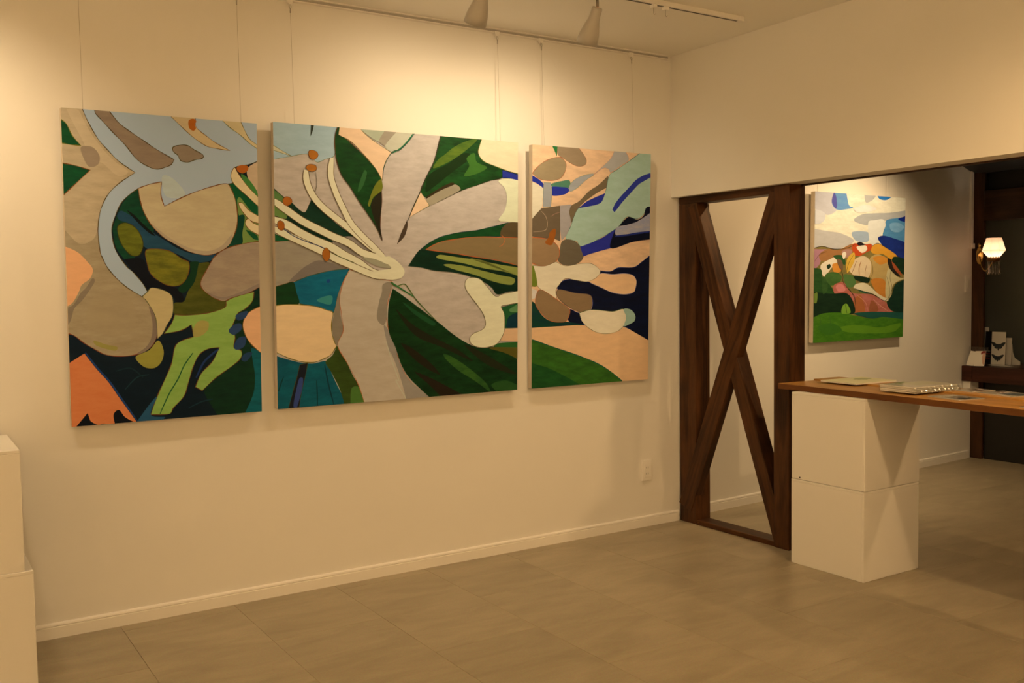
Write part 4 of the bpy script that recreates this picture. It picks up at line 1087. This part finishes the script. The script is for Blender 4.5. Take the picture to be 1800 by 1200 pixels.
# ------------------------------------------------------------------ dark shelf at the end of the far room and what stands on it
SZ = 0.757
sh = tag(empty('dark_shelf', (6.5, -0.2, 0.633)), 'thick dark mahogany shelf along the end of the far room', 'shelf')
obj('slab', bx(6.432-6.5, 6.955-6.5, -2.5+0.2, 0.085+0.2, 0, SZ-0.633, bevel=0.004), M['shelf'], sh)
obj('slab_back', bx(6.612-6.5, 6.955-6.5, 0.0855+0.2, 0.298+0.2, 0, SZ-0.633, bevel=0.004), M['shelf'], sh)
obj('slab_nose', bx(6.432-6.5, 6.578-6.5, 0.0855+0.2, 0.172+0.2, 0, SZ-0.633, bevel=0.004), M['shelf'], sh)
obj('bracket', bx(6.445-6.5, 6.56-6.5, 0.105+0.2, 0.168+0.2, -0.09, -0.0005, bevel=0.003), M['box'], sh)

def standing(name, label, cat, c, w, h, th, tilt, rz, mat, g='things on the dark shelf'):
    root = tag(empty(name, (c[0], c[1], SZ), (0, 0, rz)), label, cat, g)
    p = obj('sheet', bx(-th/2, th/2, -w/2, w/2, 0, h), M[mat], root, rot=(0, tilt, 0))
    return root, p
def flat_shape(bm, pts, x):
    vs = [bm.verts.new((x, a, b)) for a, b in pts]
    bm.faces.new(vs)
    return bm
# clear stand with tilted postcards
st = tag(empty('card_stand', (6.505, 0.085, SZ)), 'clear acrylic easel at the shelf corner with postcards leaning on it', 'card stand', 'things on the dark shelf')
obj('foot', bx(0.004, 0.062, -0.080, 0.080, 0, 0.003), M['acrylic'], st)
obj('back', bx(-0.0015, 0.0015, -0.080, 0.080, 0, 0.145), M['acrylic'], st, loc=(0.008, 0, 0.003), rot=(0, 0.10, 0))
def postcard(y, x, w, h, tilt, roll, lab):
    p = tag(empty('postcard', (x, y, SZ+0.0005), (0, tilt, 0)), lab, 'postcard', 'things on the dark shelf')
    return p, obj('sheet', bx(-0.0006, 0.0006, -w/2, w/2, 0, h), M['paper'], p, rot=(roll, 0, 0))
postcard(0.128, 6.470, 0.060, 0.118, 0.30, math.radians(8), 'plain cream postcard leaning at the wall end of the shelf')
p, f = postcard(0.048, 6.466, 0.088, 0.122, 0.30, math.radians(-3), 'white postcard with a dark-haired face leaning on the clear easel')
obj('printed_hair', flat_shape(bmesh.new(), [(-0.043, 0.120), (-0.018, 0.121), (-0.006, 0.112), (-0.004, 0.098), (-0.014, 0.092), (-0.020, 0.103), (-0.034, 0.104), (-0.043, 0.096)], -0.0008), M['ink_red'], f)
obj('printed_face', flat_shape(bmesh.new(), [(-0.043, 0.096), (-0.034, 0.103), (-0.021, 0.101), (-0.017, 0.075), (-0.021, 0.050), (-0.026, 0.020), (-0.043, 0.004)], -0.0008), M['ink_skin'], f)
# tall white leaflet behind, black booklet
root, p = standing('leaflet', 'tall white leaflet standing behind the black booklet', 'leaflet', (6.80, 0.236), 0.105, 0.292, 0.003, 0.10, 0.1, 'paper')
root, p = standing('booklet', 'black booklet with small red marks standing on the shelf', 'booklet', (6.735, 0.136), 0.056, 0.262, 0.012, 0.06, -0.15, 'booklet')
for i in range(4):
    obj('printed_line', bx(-0.0066, -0.0061, -0.022, 0.018, 0.10-0.02*i, 0.106-0.02*i), M['ink_red' if i % 2 else 'ink_grey'], p)
obj('base_block', bx(-0.02, 0.02, -0.034, 0.034, 0, 0.012), M['booklet'], root)
# butterfly cards
def butterfly(bm, cy, cz, s, x):
    half = [(0.0, 0.004), (0.004, 0.007), (0.014, 0.006), (0.026, 0.014), (0.042, 0.020), (0.054, 0.019), (0.050, 0.010), (0.047, 0.006), (0.044, -0.001), (0.040, -0.003), (0.038, -0.009), (0.032, -0.010), (0.028, -0.013), (0.029, -0.020), (0.024, -0.021), (0.022, -0.027), (0.016, -0.026), (0.011, -0.030), (0.006, -0.024), (0.003, -0.038), (0.0, -0.040)]
    for sg in (-1, 1):
        vs = [bm.verts.new((x, cy+sg*a*s, cz+b*s)) for a, b in half]
        bm.faces.new(vs)
    return bm
root, p = standing('display_card', 'white stepped card with two dark butterflies printed on it', 'card', (6.700, 0.030), 0.120, 0.262, 0.002, 0.05, -0.05, 'paper')
obj('printed_butterfly', butterfly(bmesh.new(), 0.002, 0.158, 1.15, -0.0016), M['ink_dark'], p)
obj('printed_butterfly', butterfly(bmesh.new(), 0.004, 0.062, 1.0, -0.0016), M['ink_dark'], p)
root, p = standing('display_card', 'narrower white card standing behind the butterfly card', 'card', (6.745, -0.025), 0.055, 0.215, 0.002, 0.05, -0.05, 'paper_grey')
bm = bmesh.new()
prism(bm, [(-0.035, 0), (0.045, 0), (0.045, 0.165), (0.032, 0.165), (0.026, 0.10), (0.010, 0.055), (-0.035, 0.025)], -0.001, 0.001, 'x')
tag(obj('curved_card', bm, M['paper'], loc=(6.775, -0.075, SZ)), 'small white card with a curved cut edge at the end of the cards', 'card', 'things on the dark shelf')
tag(obj('paper_slip', bx(-0.040, 0.040, -0.095, 0.095, 0, 0.0012), M['paper_grey'], loc=(6.625, -0.032, SZ), rot=(0, 0, -0.12)), 'white paper slip lying flat in front of the butterfly card', 'paper', 'things on the dark shelf')
